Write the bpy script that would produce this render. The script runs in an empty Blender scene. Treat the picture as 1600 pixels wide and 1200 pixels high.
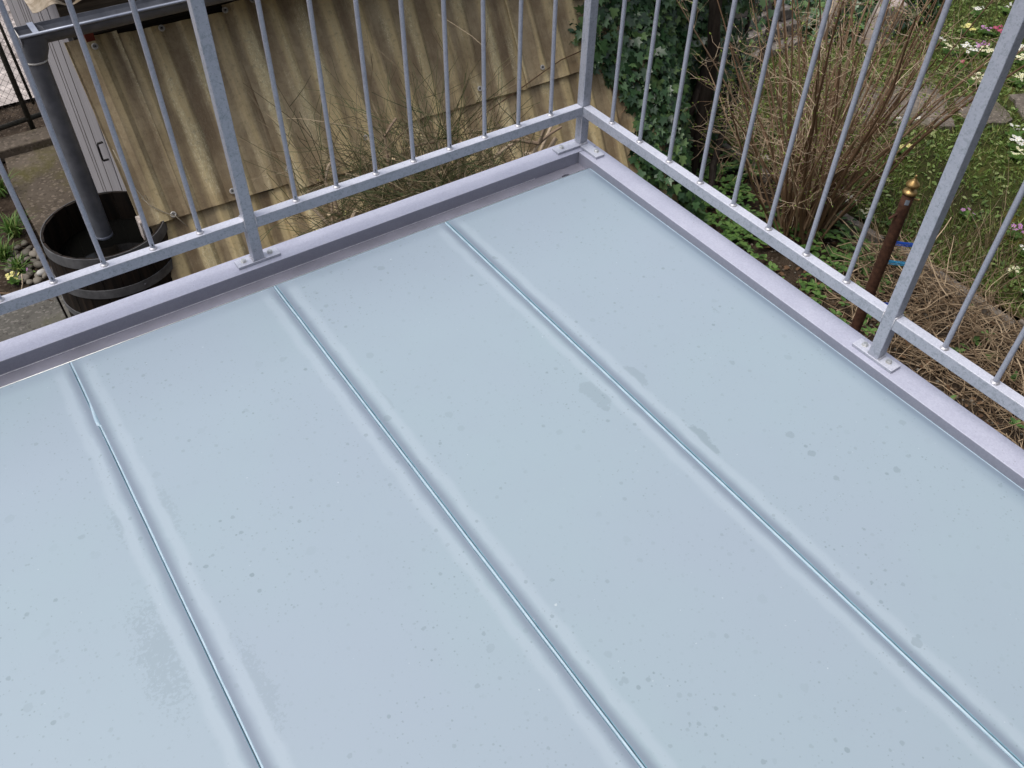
import bpy, math, random
import numpy as np
from mathutils import Vector, Matrix

random.seed(7)
rng = np.random.default_rng(11)
sc = bpy.context.scene
COL = sc.collection
PI = math.pi

# ------------------------------------------------------------------ camera
cam_d = bpy.data.cameras.new('camera')
cam = bpy.data.objects.new('camera', cam_d)
COL.objects.link(cam)
cam.location = (-1.5915, -1.9253, 1.4796)
cam.rotation_euler = (0.77506, -0.01304, -0.59797)
cam_d.sensor_width = 36.0
cam_d.lens = 30.903
cam_d.clip_start = 0.05
cam_d.clip_end = 500
sc.camera = cam

# ------------------------------------------------------------------ sky, sun, exposure
SUN_EL, SUN_AZ = math.radians(66), math.radians(-75)      # azimuth from +Y towards +X
world = bpy.data.worlds.new('World')
sc.world = world
world.use_nodes = True
wn = world.node_tree.nodes
wl = world.node_tree.links
wn.clear()
w_out = wn.new('ShaderNodeOutputWorld')
w_bg = wn.new('ShaderNodeBackground')
w_sky = wn.new('ShaderNodeTexSky')
w_sky.sky_type = 'NISHITA'
w_sky.sun_disc = False
w_sky.sun_elevation = SUN_EL
w_sky.sun_rotation = SUN_AZ
w_sky.air_density = 1.0
w_sky.dust_density = 3.0
w_hs = wn.new('ShaderNodeHueSaturation')
w_hs.inputs['Saturation'].default_value = 0.42
w_bg.inputs['Strength'].default_value = 0.14
wl.new(w_sky.outputs[0], w_hs.inputs['Color'])
wl.new(w_hs.outputs[0], w_bg.inputs['Color'])
wl.new(w_bg.outputs[0], w_out.inputs['Surface'])

sun_d = bpy.data.lights.new('sun', 'SUN')
sun_d.energy = 1.5
sun_d.angle = math.radians(28)
sun_d.color = (1.0, 0.96, 0.9)
sun = bpy.data.objects.new('sun', sun_d)
COL.objects.link(sun)
sdir = Vector((math.sin(SUN_AZ) * math.cos(SUN_EL), math.cos(SUN_AZ) * math.cos(SUN_EL), math.sin(SUN_EL)))
sun.rotation_euler = sdir.to_track_quat('Z', 'Y').to_euler()

sc.view_settings.view_transform = 'Standard'
sc.view_settings.look = 'None'
sc.view_settings.gamma = 1.0
sc.view_settings.exposure = 0.12
sc.render.engine = 'CYCLES'
sc.cycles.max_bounces = 4
sc.cycles.use_denoising = True

# ------------------------------------------------------------------ material helpers
class NT:
    def __init__(s, name):
        s.m = bpy.data.materials.new(name)
        s.m.use_nodes = True
        s.t = s.m.node_tree
        s.t.nodes.clear()
        s.out = s.n('ShaderNodeOutputMaterial')
        s.p = s.n('ShaderNodeBsdfPrincipled')
        s.t.links.new(s.p.outputs[0], s.out.inputs['Surface'])
        s._tc = None
    def n(s, kind, **kw):
        nd = s.t.nodes.new(kind)
        for k, v in kw.items():
            setattr(nd, k, v)
        return nd
    def set(s, sock, val):
        if isinstance(val, bpy.types.NodeSocket):
            s.t.links.new(val, sock)
        else:
            sock.default_value = val
    def tc(s, which='Object'):
        if s._tc is None:
            s._tc = s.n('ShaderNodeTexCoord')
        return s._tc.outputs[which]
    def mapping(s, vec, scale=(1, 1, 1), loc=(0, 0, 0), rot=(0, 0, 0)):
        m = s.n('ShaderNodeMapping')
        s.set(m.inputs[0], vec)
        m.inputs['Scale'].default_value = scale
        m.inputs['Location'].default_value = loc
        m.inputs['Rotation'].default_value = rot
        return m.outputs[0]
    def noise(s, vec, scale, detail=4, rough=0.55, dist=0.0, color=False):
        nd = s.n('ShaderNodeTexNoise')
        s.set(nd.inputs['Vector'], vec)
        s.set(nd.inputs['Scale'], scale)
        nd.inputs['Detail'].default_value = detail
        nd.inputs['Roughness'].default_value = rough
        nd.inputs['Distortion'].default_value = dist
        return nd.outputs['Color' if color else 'Fac']
    def voro(s, vec, scale, feature='F1', out='Distance', rnd=1.0):
        nd = s.n('ShaderNodeTexVoronoi', feature=feature)
        s.set(nd.inputs['Vector'], vec)
        nd.inputs['Scale'].default_value = scale
        nd.inputs['Randomness'].default_value = rnd
        return nd.outputs[out]
    def math(s, op, a, b=0.0, c=None, clamp=False):
        nd = s.n('ShaderNodeMath', operation=op, use_clamp=clamp)
        s.set(nd.inputs[0], a)
        s.set(nd.inputs[1], b)
        if c is not None:
            s.set(nd.inputs[2], c)
        return nd.outputs[0]
    def mix(s, fac, a, b, blend='MIX'):
        nd = s.n('ShaderNodeMix', data_type='RGBA', blend_type=blend)
        s.set(nd.inputs[0], fac)
        for sock, v in ((nd.inputs[6], a), (nd.inputs[7], b)):
            if isinstance(v, (tuple, list)):
                v = tuple(v) + (1.0,) * (4 - len(v))
            s.set(sock, v)
        return nd.outputs[2]
    def ramp(s, fac, stops, interp='LINEAR'):
        nd = s.n('ShaderNodeValToRGB')
        s.set(nd.inputs[0], fac)
        cr = nd.color_ramp
        cr.interpolation = interp
        while len(cr.elements) < len(stops):
            cr.elements.new(0.5)
        for e, (pos, c) in zip(cr.elements, stops):
            e.position = pos
            if not isinstance(c, (tuple, list)):
                c = (c, c, c)
            e.color = tuple(c) + (1.0,) * (4 - len(c))
        return nd.outputs[0]
    def smooth(s, x, lo, hi):
        nd = s.n('ShaderNodeMapRange', interpolation_type='SMOOTHSTEP')
        s.set(nd.inputs['Value'], x)
        nd.inputs['From Min'].default_value = lo
        nd.inputs['From Max'].default_value = hi
        return nd.outputs[0]
    def sep(s, vec):
        nd = s.n('ShaderNodeSeparateXYZ')
        s.set(nd.inputs[0], vec)
        return nd.outputs
    def rnd_island(s):
        return s.n('ShaderNodeNewGeometry').outputs['Random Per Island']
    def rnd_obj(s):
        return s.n('ShaderNodeObjectInfo').outputs['Random']
    def bump(s, h, strength=0.3, dist=0.01):
        nd = s.n('ShaderNodeBump')
        nd.inputs['Strength'].default_value = strength
        nd.inputs['Distance'].default_value = dist
        s.set(nd.inputs['Height'], h)
        s.t.links.new(nd.outputs[0], s.p.inputs['Normal'])
    def done(s, color=None, rough=None, metal=None, spec=None, **kw):
        if color is not None:
            if isinstance(color, (tuple, list)):
                color = tuple(color) + (1.0,) * (4 - len(color))
            s.set(s.p.inputs['Base Color'], color)
        if rough is not None:
            s.set(s.p.inputs['Roughness'], rough)
        if metal is not None:
            s.set(s.p.inputs['Metallic'], metal)
        if spec is not None:
            s.set(s.p.inputs['Specular IOR Level'], spec)
        for k, v in kw.items():
            s.set(s.p.inputs[k], v)
        return s.m

def m_galv(name, lo, hi, dark, scale=300.0, metal=0.2, rough=0.42, side=0.62, speck=0.4):
    """hot-dip zinc: vertical faces painted darker as shade, fine crystals and grey specks"""
    t = NT(name)
    v = t.tc()
    r = t.sep(t.voro(v, scale, out='Color'))[0]
    big = t.noise(v, 7.0, 3)
    fine = t.noise(v, 420.0, 2)
    f = t.math('ADD', t.math('MULTIPLY', r, 0.22), t.math('ADD', t.math('MULTIPLY', big, 0.55), t.math('MULTIPLY', fine, 0.3)))
    c = t.mix(t.smooth(f, 0.3, 0.78), lo, hi)
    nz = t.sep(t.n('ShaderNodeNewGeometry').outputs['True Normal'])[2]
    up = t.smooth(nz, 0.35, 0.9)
    side_facing = t.math('SUBTRACT', 1.0, up)
    c = t.mix(t.math('MULTIPLY', side_facing, 1.0 - side), c, tuple(q * 0.55 for q in dark))  # shade of the side faces painted into the colour by face normal
    specks = t.math('MAXIMUM', t.smooth(t.noise(v, 170.0, 2, 0.7), 0.56, 0.68), t.math('MULTIPLY', t.smooth(t.noise(v, 75.0, 3, 0.7), 0.52, 0.68), 0.8))
    streak = t.smooth(t.noise(t.mapping(v, (12, 12, 5)), 6.0, 4, 0.65), 0.58, 0.74)
    c = t.mix(t.math('MULTIPLY', t.math('MULTIPLY', specks, speck), t.math('ADD', 0.25, t.math('MULTIPLY', side_facing, 0.75))), c, dark)
    c = t.mix(t.math('MULTIPLY', t.math('MULTIPLY', streak, 0.45), t.math('ADD', 0.15, t.math('MULTIPLY', side_facing, 0.85))), c, dark)
    spots = t.smooth(t.voro(v, 55.0), 0.09, 0.05)
    c = t.mix(t.math('MULTIPLY', t.smooth(t.noise(v, 9.0, 2), 0.42, 0.55), t.math('MULTIPLY', spots, 0.7)), c, dark)
    return t.done(c, t.math('ADD', rough - 0.06, t.math('MULTIPLY', r, 0.12)), metal)

def m_plain(name, a, b, scale=20.0, rough=0.7, metal=0.0, bump=0.2, dist=0.004, spec=0.5):
    t = NT(name)
    v = t.tc()
    f = t.noise(v, scale, 5, 0.6)
    c = t.mix(t.smooth(f, 0.3, 0.7), a, b)
    if bump:
        t.bump(t.noise(v, scale * 3, 4), bump, dist)
    return t.done(c, rough, metal, spec)

def m_leaf(name, cols, rough=0.45, spec=0.4, trans=0.0):
    """cols: list of colours picked per leaf"""
    t = NT(name)
    r = t.rnd_island()
    r2 = t.rnd_obj()
    f = t.math('FRACT', t.math('ADD', r, r2))
    c = t.ramp(f, [(i / max(1, len(cols) - 1), c) for i, c in enumerate(cols)])
    nz = t.noise(t.tc(), 60.0, 3)
    c = t.mix(t.math('MULTIPLY', t.smooth(nz, 0.5, 0.75), 0.25), c, cols[0])
    m = t.done(c, rough, 0.0, spec)
    if trans:
        tr = t.n('ShaderNodeBsdfTranslucent')
        t.set(tr.inputs['Color'], c)
        mx = t.n('ShaderNodeMixShader')
        mx.inputs[0].default_value = trans
        t.t.links.new(t.p.outputs[0], mx.inputs[1])
        t.t.links.new(tr.outputs[0], mx.inputs[2])
        t.t.links.new(mx.outputs[0], t.out.inputs['Surface'])
    return m

M = {}
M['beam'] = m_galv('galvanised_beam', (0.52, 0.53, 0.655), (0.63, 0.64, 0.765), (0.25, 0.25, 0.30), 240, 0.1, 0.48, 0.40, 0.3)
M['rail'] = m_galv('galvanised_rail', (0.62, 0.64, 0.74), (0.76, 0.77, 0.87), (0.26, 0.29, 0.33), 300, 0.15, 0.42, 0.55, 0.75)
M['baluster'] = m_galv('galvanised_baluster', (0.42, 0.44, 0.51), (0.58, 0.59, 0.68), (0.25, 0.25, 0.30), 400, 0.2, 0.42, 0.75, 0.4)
M['ledge'] = m_plain('galvanised_ledge', (0.46, 0.455, 0.52), (0.56, 0.55, 0.63), 9, 0.24, 0.55, 0)
M['bolt'] = m_plain('zinc_bolt', (0.7, 0.7, 0.68), (0.85, 0.85, 0.82), 80, 0.3, 0.8, 0.05)
M['weld'] = m_plain('weld_bead', (0.5, 0.5, 0.54), (0.75, 0.74, 0.78), 160, 0.38, 0.5, 0.4, 0.002)
M['vent'] = m_plain('vent_hole', (0.01, 0.01, 0.012), (0.02, 0.02, 0.02), 50, 0.8, 0, 0)
M['silicone'] = m_plain('clear_silicone', (0.44, 0.585, 0.69), (0.55, 0.69, 0.79), 30, 0.33, 0, 0.02, 0.001)
M['glass_edge'] = m_plain('polished_glass_edge', (0.16, 0.30, 0.38), (0.24, 0.40, 0.48), 30, 0.12, 0, 0)
M['seal'] = m_plain('rubber_seal', (0.05, 0.07, 0.09), (0.08, 0.11, 0.14), 60, 0.5, 0, 0.1)

def m_glass():
    """acid-etched floor glass: bearing bars show through along the long edges, water marks on top"""
    t = NT('frosted_glass')
    v = t.tc()
    r = t.rnd_obj()
    off = t.n('ShaderNodeCombineXYZ')
    t.set(off.inputs[0], t.math('MULTIPLY', r, 37.0))
    va = t.n('ShaderNodeVectorMath', operation='ADD')
    t.set(va.inputs[0], v)
    t.set(va.inputs[1], off.outputs[0])
    vr = va.outputs[0]
    x, y, z = t.sep(v)
    dl = x
    dr = t.math('SUBTRACT', 0.526, x)
    d = t.math('MINIMUM', dl, dr)
    df = t.math('MULTIPLY', y, -1.0)
    wob = t.math('MULTIPLY', t.math('SUBTRACT', t.noise(vr, 14.0, 3), 0.5), 0.022)
    dd = t.math('ADD', d, wob)
    base = t.mix(t.smooth(t.noise(vr, 1.1, 3), 0.32, 0.68), (0.388, 0.490, 0.550), (0.392, 0.470, 0.552))
    base = t.mix(t.math('MULTIPLY', t.smooth(t.noise(vr, 7.0, 5), 0.45, 0.7), 0.3), base, (0.38, 0.46, 0.535))
    # pale deposit line beside the bar, bar itself darker through the glass
    dep = t.math('MULTIPLY', t.smooth(dd, 0.019, 0.027), t.math('SUBTRACT', 1.0, t.smooth(dd, 0.036, 0.052)))
    wx, wy, _ = t.sep(t.n('ShaderNodeNewGeometry').outputs['Position'])
    dep = t.math('MULTIPLY', dep, t.math('LESS_THAN', wx, -0.09))
    c = t.mix(t.math('MULTIPLY', dep, 0.5), base, (0.48, 0.565, 0.64))
    bar = t.math('SUBTRACT', 1.0, t.smooth(t.math('ADD', d, t.math('MULTIPLY', wob, 0.3)), 0.006, 0.024))
    c = t.mix(t.math('MULTIPLY', bar, 0.76), c, (0.215, 0.26, 0.335))
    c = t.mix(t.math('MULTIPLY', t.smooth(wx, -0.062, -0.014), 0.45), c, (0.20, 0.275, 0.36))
    fbar = t.math('SUBTRACT', 1.0, t.smooth(t.math('ADD', df, t.math('MULTIPLY', wob, 0.6)), 0.012, 0.05))
    c = t.mix(t.math('MULTIPLY', fbar, 0.6), c, (0.31, 0.38, 0.46))
    # drip stains: dots of several sizes
    stain = 0.0
    for sc_, thr, soft, w in ((16.0, 0.15, 0.03, 0.55), (45.0, 0.20, 0.05, 0.75), (110.0, 0.22, 0.07, 0.8)):
        vo = t.n('ShaderNodeTexVoronoi', feature='F1', voronoi_dimensions='2D')
        jig = t.n('ShaderNodeVectorMath', operation='ADD')
        t.set(jig.inputs[0], vr)
        nz = t.n('ShaderNodeTexNoise')
        t.set(nz.inputs['Vector'], vr)
        nz.inputs['Scale'].default_value = sc_ * 5
        sm = t.n('ShaderNodeVectorMath', operation='SCALE')
        t.set(sm.inputs[0], nz.outputs['Color'])
        sm.inputs['Scale'].default_value = 0.12 / sc_ * 1.6
        t.set(jig.inputs[1], sm.outputs[0])
        t.set(vo.inputs['Vector'], jig.outputs[0])
        vo.inputs['Scale'].default_value = sc_
        cr, cg, cb = t.sep(vo.outputs['Color'])
        size = t.math('MULTIPLY', t.math('POWER', cr, 2.2), thr)
        keep = t.math('GREATER_THAN', cg, 0.55)
        spot = t.math('SUBTRACT', 1.0, t.smooth(t.math('SUBTRACT', vo.outputs['Distance'], size), 0.0, soft))
        spot = t.math('MULTIPLY', spot, t.math('GREATER_THAN', size, 0.02))
        spot = t.math('MULTIPLY', t.math('MULTIPLY', spot, keep), t.math('MULTIPLY', cb, w * 0.8))
        stain = t.math('MAXIMUM', stain, spot)
    dens = t.math('ADD', 0.25, t.math('MULTIPLY', t.smooth(t.noise(vr, 3.2, 3), 0.38, 0.62), 0.75))
    stain = t.math('MULTIPLY', stain, dens)
    # dried-up puddles beside the deposit lines, each with its own place and outline
    edge = t.math('MULTIPLY', t.math('SUBTRACT', t.noise(vr, 24.0, 5, 0.7), 0.5), 3.2)
    cut = t.smooth(dd, 0.040, 0.046)
    grain = t.math('ADD', edge, t.math('MULTIPLY', t.math('SUBTRACT', t.noise(vr, 110.0, 3, 0.75), 0.46), 7.0))
    for px, py, ra, rb, w, g in ((-0.497, -1.097, 0.03, 0.066, 0.40, 0), (-0.597, -0.856, 0.028, 0.05, 0.26, 0), (-0.486, -0.862, 0.024, 0.046, 0.28, 0),
                                 (-1.672, -0.94, 0.045, 0.13, 0.24, 1), (-1.64, -0.60, 0.022, 0.08, 0.22, 1), (-1.555, -0.63, 0.020, 0.08, 0.18, 1), (-1.545, -1.09, 0.022, 0.11, 0.2, 1),
                                 (-1.108, -0.46, 0.014, 0.075, 0.18, 1), (-1.028, -0.60, 0.016, 0.04, 0.16, 0)):
        qx = t.math('DIVIDE', t.math('SUBTRACT', wx, px), ra)
        qy = t.math('DIVIDE', t.math('SUBTRACT', wy, py), rb)
        q = t.math('ADD', t.math('MULTIPLY', qx, qx), t.math('MULTIPLY', qy, qy))
        q = t.math('ADD', q, grain if g else edge)
        stain = t.math('MAXIMUM', stain, t.math('MULTIPLY', t.math('MULTIPLY', cut, t.math('SUBTRACT', 1.0, t.smooth(q, 0.78, 1.0))), w))
    c = t.mix(stain, c, (0.22, 0.285, 0.32))
    light = t.math('MULTIPLY', t.smooth(t.noise(vr, 90.0, 2), 0.74, 0.78), 0.5)
    c = t.mix(light, c, (0.75, 0.8, 0.82))
    rough = t.math('ADD', 0.36, t.math('MULTIPLY', stain, -0.12))
    return t.done(c, rough, 0.0, 0.5)
M['glass'] = m_glass()

def m_sheet():
    t = NT('weathered_fibreglass')
    uv = t.tc('UV')
    u, vv, _ = t.sep(uv)
    r = t.rnd_obj()
    off = t.n('ShaderNodeCombineXYZ')
    t.set(off.inputs[0], t.math('MULTIPLY', r, 11.0))
    va = t.n('ShaderNodeVectorMath', operation='ADD')
    t.set(va.inputs[0], uv)
    t.set(va.inputs[1], off.outputs[0])
    p = va.outputs[0]
    # soft bands down the sheet, yellow resin on the ribs, brown algae in the pans
    wob = t.math('MULTIPLY', t.math('SUBTRACT', t.noise(t.mapping(p, (3, 1.5, 1)), 1.0, 4), 0.5), 0.05)
    wave = t.math('ADD', 0.5, t.math('MULTIPLY', 0.5, t.math('SINE', t.math('ADD', t.math('MULTIPLY', t.math('ADD', u, wob), 2 * PI / 0.146), -1.62))))
    st = t.noise(t.mapping(p, (9, 0.8, 1)), 1.0, 4, 0.55, 0.3)
    blo = t.noise(p, 4.0, 6, 0.65)
    mott = t.noise(p, 38.0, 5, 0.75)
    c = t.mix(t.smooth(blo, 0.32, 0.68), (0.28, 0.20, 0.115), (0.47, 0.37, 0.23))
    c = t.mix(t.math('MULTIPLY', t.smooth(t.math('ADD', t.math('MULTIPLY', wave, 0.30), t.math('MULTIPLY', st, 1.25)), 0.70, 1.0), 0.8), c, (0.74, 0.585, 0.31))
    dark = t.math('MULTIPLY', t.smooth(t.math('SUBTRACT', t.noise(t.mapping(p, (7, 0.9, 1)), 1.0, 5, 0.65), t.math('MULTIPLY', wave, 0.12)), 0.46, 0.62), t.math('ADD', 0.45, t.math('MULTIPLY', mott, 0.7)))
    c = t.mix(t.math('MULTIPLY', dark, 0.62), c, (0.14, 0.088, 0.05))
    # bare glass fibres where the resin has weathered away
    fa = t.noise(t.mapping(p, (120, 30, 1), rot=(0, 0, 0.45)), 1.0, 3, 0.7, 2.2)
    fb = t.noise(t.mapping(p, (105, 34, 1), rot=(0, 0, -0.6)), 1.0, 3, 0.7, 2.2)
    fib = t.math('MAXIMUM', t.smooth(fa, 0.55, 0.64), t.smooth(fb, 0.55, 0.64))
    where = t.math('MULTIPLY', t.smooth(wave, 0.15, 0.8), t.smooth(t.noise(t.mapping(p, (6, 1.4, 1)), 1.0, 4), 0.47, 0.62))
    c = t.mix(t.math('MULTIPLY', where, 0.5), c, (0.66, 0.56, 0.33))
    c = t.mix(t.math('MULTIPLY', t.math('MULTIPLY', fib, t.math('ADD', 0.12, where)), 0.75), c, (0.88, 0.80, 0.55))
    c = t.mix(t.math('MULTIPLY', t.smooth(mott, 0.5, 0.68), 0.4), c, (0.20, 0.15, 0.095))
    tint = t.n('ShaderNodeHueSaturation')
    t.set(tint.inputs['Color'], c)
    t.set(tint.inputs['Value'], t.math('ADD', 0.92, t.math('MULTIPLY', r, 0.36)))
    t.bump(t.math('ADD', t.noise(p, 60.0, 4), t.math('MULTIPLY', fib, 0.4)), 0.25, 0.004)
    return t.done(tint.outputs[0], 0.55, 0.0, 0.35)
M['sheet'] = m_sheet()

def m_board(name, a, b, grain=(60, 60, 2)):
    t = NT(name)
    v = t.tc()
    g = t.noise(t.mapping(v, grain), 1.0, 5, 0.6, 0.3)
    c = t.mix(t.smooth(g, 0.35, 0.7), a, b)
    val = t.n('ShaderNodeHueSaturation')
    t.set(val.inputs['Color'], c)
    t.set(val.inputs['Value'], t.math('ADD', 0.85, t.math('MULTIPLY', t.rnd_obj(), 0.3)))
    t.bump(g, 0.25, 0.003)
    return t.done(val.outputs[0], 0.75, 0.0, 0.3)
M['board'] = m_board('grey_painted_board', (0.25, 0.235, 0.245), (0.36, 0.345, 0.36))
M['fascia'] = m_board('brown_fascia', (0.06, 0.045, 0.032), (0.13, 0.10, 0.07), (2, 60, 60))
M['batten'] = m_board('dark_batten', (0.02, 0.016, 0.012), (0.05, 0.04, 0.03), (2, 60, 60))
M['red'] = m_plain('red_paint', (0.16, 0.025, 0.012), (0.24, 0.04, 0.02), 30, 0.6)
M['zinc'] = m_plain('dull_zinc', (0.14, 0.145, 0.165), (0.20, 0.205, 0.23), 14, 0.5, 0.35, 0.1)
M['zinc_lip'] = m_plain('zinc_inside', (0.30, 0.33, 0.42), (0.44, 0.47, 0.55), 10, 0.4, 0.4, 0.1)
M['clear_roof'] = m_plain('dirty_clear_roofing', (0.34, 0.26, 0.17), (0.58, 0.48, 0.36), 26, 0.3, 0, 0.3)
M['screw'] = m_plain('plastic_washer', (0.55, 0.52, 0.48), (0.72, 0.69, 0.65), 90, 0.5, 0, 0.1)
M['stave'] = m_board('wet_oak', (0.006, 0.004, 0.003), (0.026, 0.016, 0.010), (40, 40, 3))
M['hoop'] = m_plain('old_hoop', (0.085, 0.085, 0.09), (0.155, 0.155, 0.16), 16, 0.65, 0.15, 0.2)
M['water'] = m_plain('dark_water', (0.004, 0.004, 0.004), (0.006, 0.006, 0.005), 3, 0.06, 0, 0, spec=0.2)
M['black'] = m_plain('black_iron', (0.014, 0.013, 0.013), (0.03, 0.028, 0.026), 60, 0.5, 0.3, 0.2)
M['twine'] = m_plain('hemp_twine', (0.30, 0.25, 0.18), (0.46, 0.40, 0.30), 200, 0.8)
M['fence'] = m_plain('mossy_pipe', (0.018, 0.016, 0.012), (0.05, 0.045, 0.03), 40, 0.7)
M['wire'] = m_plain('rusty_wire', (0.09, 0.07, 0.06), (0.16, 0.13, 0.11), 60, 0.6)

def m_concrete(name, a, b, moss, mossy=0.5, peb=60.0):
    t = NT(name)
    v = t.tc()
    n1 = t.noise(v, 2.2, 6, 0.65)
    c = t.mix(t.smooth(n1, 0.3, 0.7), a, b)
    sp = t.voro(v, peb, out='Color')
    c = t.mix(t.math('MULTIPLY', t.smooth(t.sep(sp)[0], 0.75, 0.95), 0.4), c, tuple(min(1, q * 1.9) for q in b))
    c = t.mix(t.math('MULTIPLY', t.smooth(t.sep(sp)[1], 0.8, 1.0), 0.5), c, tuple(q * 0.45 for q in a))
    ms = t.smooth(t.noise(v, 1.6, 6, 0.7), 0.62 - 0.25 * mossy, 0.8 - 0.2 * mossy)
    c = t.mix(t.math('MULTIPLY', ms, 0.75), c, moss)
    t.bump(t.math('ADD', t.noise(v, 60.0, 5, 0.7), t.math('MULTIPLY', n1, 2.0)), 0.5, 0.01)
    return t.done(c, 0.9, 0.0, 0.2)
M['path'] = m_concrete('old_concrete', (0.085, 0.068, 0.052), (0.15, 0.122, 0.096), (0.09, 0.082, 0.02), 0.45)
M['slab'] = m_concrete('exposed_aggregate', (0.11, 0.092, 0.076), (0.21, 0.178, 0.15), (0.10, 0.095, 0.045), 0.4, 60)
M['edging'] = m_concrete('edging_concrete', (0.16, 0.135, 0.11), (0.25, 0.215, 0.185), (0.09, 0.085, 0.04), 0.25, 90)
M['grey_slab'] = m_concrete('grey_flagstone', (0.10, 0.095, 0.085), (0.16, 0.15, 0.135), (0.09, 0.09, 0.045), 0.45, 70)
M['lane'] = m_concrete('lane_surface', (0.36, 0.31, 0.29), (0.52, 0.46, 0.43), (0.30, 0.26, 0.22), 0.1, 14)
M['block'] = m_concrete('wall_block', (0.13, 0.115, 0.105), (0.23, 0.205, 0.19), (0.10, 0.10, 0.06), 0.25, 40)
M['pale_stone'] = m_concrete('pale_stone', (0.40, 0.33, 0.30), (0.56, 0.48, 0.44), (0.3, 0.27, 0.2), 0.1, 30)
M['render'] = m_plain('house_render', (0.10, 0.085, 0.075), (0.14, 0.12, 0.105), 3, 0.9, 0, 0.2)

def m_soil():
    t = NT('garden_soil')
    v = t.tc()
    n = t.noise(v, 9.0, 8, 0.7)
    c = t.mix(t.smooth(n, 0.35, 0.7), (0.04, 0.028, 0.019), (0.105, 0.076, 0.054))
    cr = t.voro(v, 70.0, out='Color')
    c = t.mix(t.math('MULTIPLY', t.smooth(t.sep(cr)[0], 0.85, 0.97), 0.6), c, (0.19, 0.15, 0.115))
    t.bump(t.math('ADD', n, t.math('MULTIPLY', t.noise(v, 45.0, 6, 0.75), 0.6)), 1.0, 0.04)
    return t.done(c, 0.95, 0.0, 0.15)
M['soil'] = m_soil()

def m_lawn():
    t = NT('mossy_lawn')
    v = t.tc()
    n = t.noise(v, 3.0, 7, 0.7)
    c = t.ramp(n, [(0.25, (0.055, 0.042, 0.026)), (0.45, (0.075, 0.075, 0.026)), (0.58, (0.10, 0.11, 0.032)), (0.7, (0.26, 0.21, 0.06))])
    moss = t.smooth(t.noise(v, 2.1, 5, 0.6), 0.6, 0.7)
    c = t.mix(t.math('MULTIPLY', moss, 0.8), c, (0.26, 0.21, 0.04))
    t.bump(t.noise(v, 70.0, 6, 0.8), 1.0, 0.03)
    return t.done(c, 0.95, 0.0, 0.15)
M['lawn'] = m_lawn()

M['grass'] = m_leaf('grass_blade', [(0.06, 0.10, 0.022), (0.11, 0.18, 0.034), (0.17, 0.26, 0.05), (0.24, 0.33, 0.085), (0.40, 0.36, 0.15)], 0.5, 0.3, 0.25)
M['weed'] = m_leaf('ground_elder_leaf', [(0.05, 0.11, 0.028), (0.085, 0.175, 0.042), (0.13, 0.24, 0.055), (0.18, 0.30, 0.085)], 0.45, 0.4, 0.2)
M['lawnleaf'] = m_leaf('lawn_weed_leaf', [(0.06, 0.10, 0.03), (0.12, 0.19, 0.045), (0.19, 0.28, 0.07), (0.27, 0.37, 0.11), (0.36, 0.40, 0.17)], 0.5, 0.35, 0.2)
M['ivy'] = m_leaf('ivy_leaf', [(0.018, 0.044, 0.02), (0.033, 0.08, 0.033), (0.054, 0.12, 0.048), (0.09, 0.18, 0.068), (0.16, 0.26, 0.09)], 0.33, 0.5, 0.08)
M['tuft'] = m_leaf('tuft_blade', [(0.052, 0.13, 0.019), (0.091, 0.195, 0.033), (0.143, 0.247, 0.052), (0.286, 0.312, 0.104)], 0.45, 0.4, 0.2)
M['primleaf'] = m_leaf('primrose_leaf', [(0.065, 0.143, 0.023), (0.104, 0.208, 0.039), (0.156, 0.273, 0.058)], 0.55, 0.3, 0.2)
M['fl_cream'] = m_leaf('cream_petal', [(0.78, 0.76, 0.48), (0.85, 0.83, 0.60)], 0.6, 0.3)
M['fl_yellow'] = m_leaf('yellow_petal', [(0.75, 0.70, 0.22), (0.82, 0.76, 0.34)], 0.6, 0.3)
M['fl_white'] = m_leaf('white_petal', [(0.80, 0.80, 0.74), (0.86, 0.85, 0.80)], 0.6, 0.3)
M['fl_pink'] = m_leaf('mauve_petal', [(0.42, 0.18, 0.42), (0.56, 0.28, 0.55)], 0.6, 0.3)
M['fl_red'] = m_leaf('crimson_petal', [(0.35, 0.05, 0.12), (0.5, 0.09, 0.2)], 0.6, 0.3)
M['eye'] = m_plain('flower_eye', (0.7, 0.5, 0.05), (0.8, 0.6, 0.1), 50, 0.6, 0, 0)
M['broom'] = m_leaf('broom_twig', [(0.05, 0.07, 0.028), (0.085, 0.105, 0.04), (0.12, 0.12, 0.055), (0.16, 0.125, 0.07), (0.22, 0.165, 0.10), (0.42, 0.33, 0.22)], 0.6, 0.3)
M['cutwood'] = m_leaf('cut_stem', [(0.26, 0.19, 0.135), (0.38, 0.29, 0.21), (0.52, 0.42, 0.31)], 0.75, 0.2)
M['cutend'] = m_plain('fresh_cut', (0.62, 0.47, 0.28), (0.75, 0.6, 0.4), 60, 0.7)
M['stem'] = m_leaf('bush_stem', [(0.13, 0.075, 0.043), (0.21, 0.128, 0.076), (0.29, 0.187, 0.115), (0.40, 0.28, 0.185)], 0.6, 0.3)
M['twig'] = m_leaf('bush_twig', [(0.24, 0.155, 0.095), (0.42, 0.30, 0.195), (0.60, 0.46, 0.32), (0.74, 0.60, 0.44)], 0.6, 0.3)
M['bud'] = m_leaf('leaf_bud', [(0.196, 0.28, 0.049), (0.308, 0.42, 0.084), (0.42, 0.532, 0.14)], 0.5, 0.3, 0.3)
M['brush'] = m_leaf('dry_brushwood', [(0.112, 0.074, 0.045), (0.208, 0.144, 0.088), (0.336, 0.248, 0.16), (0.544, 0.416, 0.28)], 0.75, 0.2)
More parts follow.
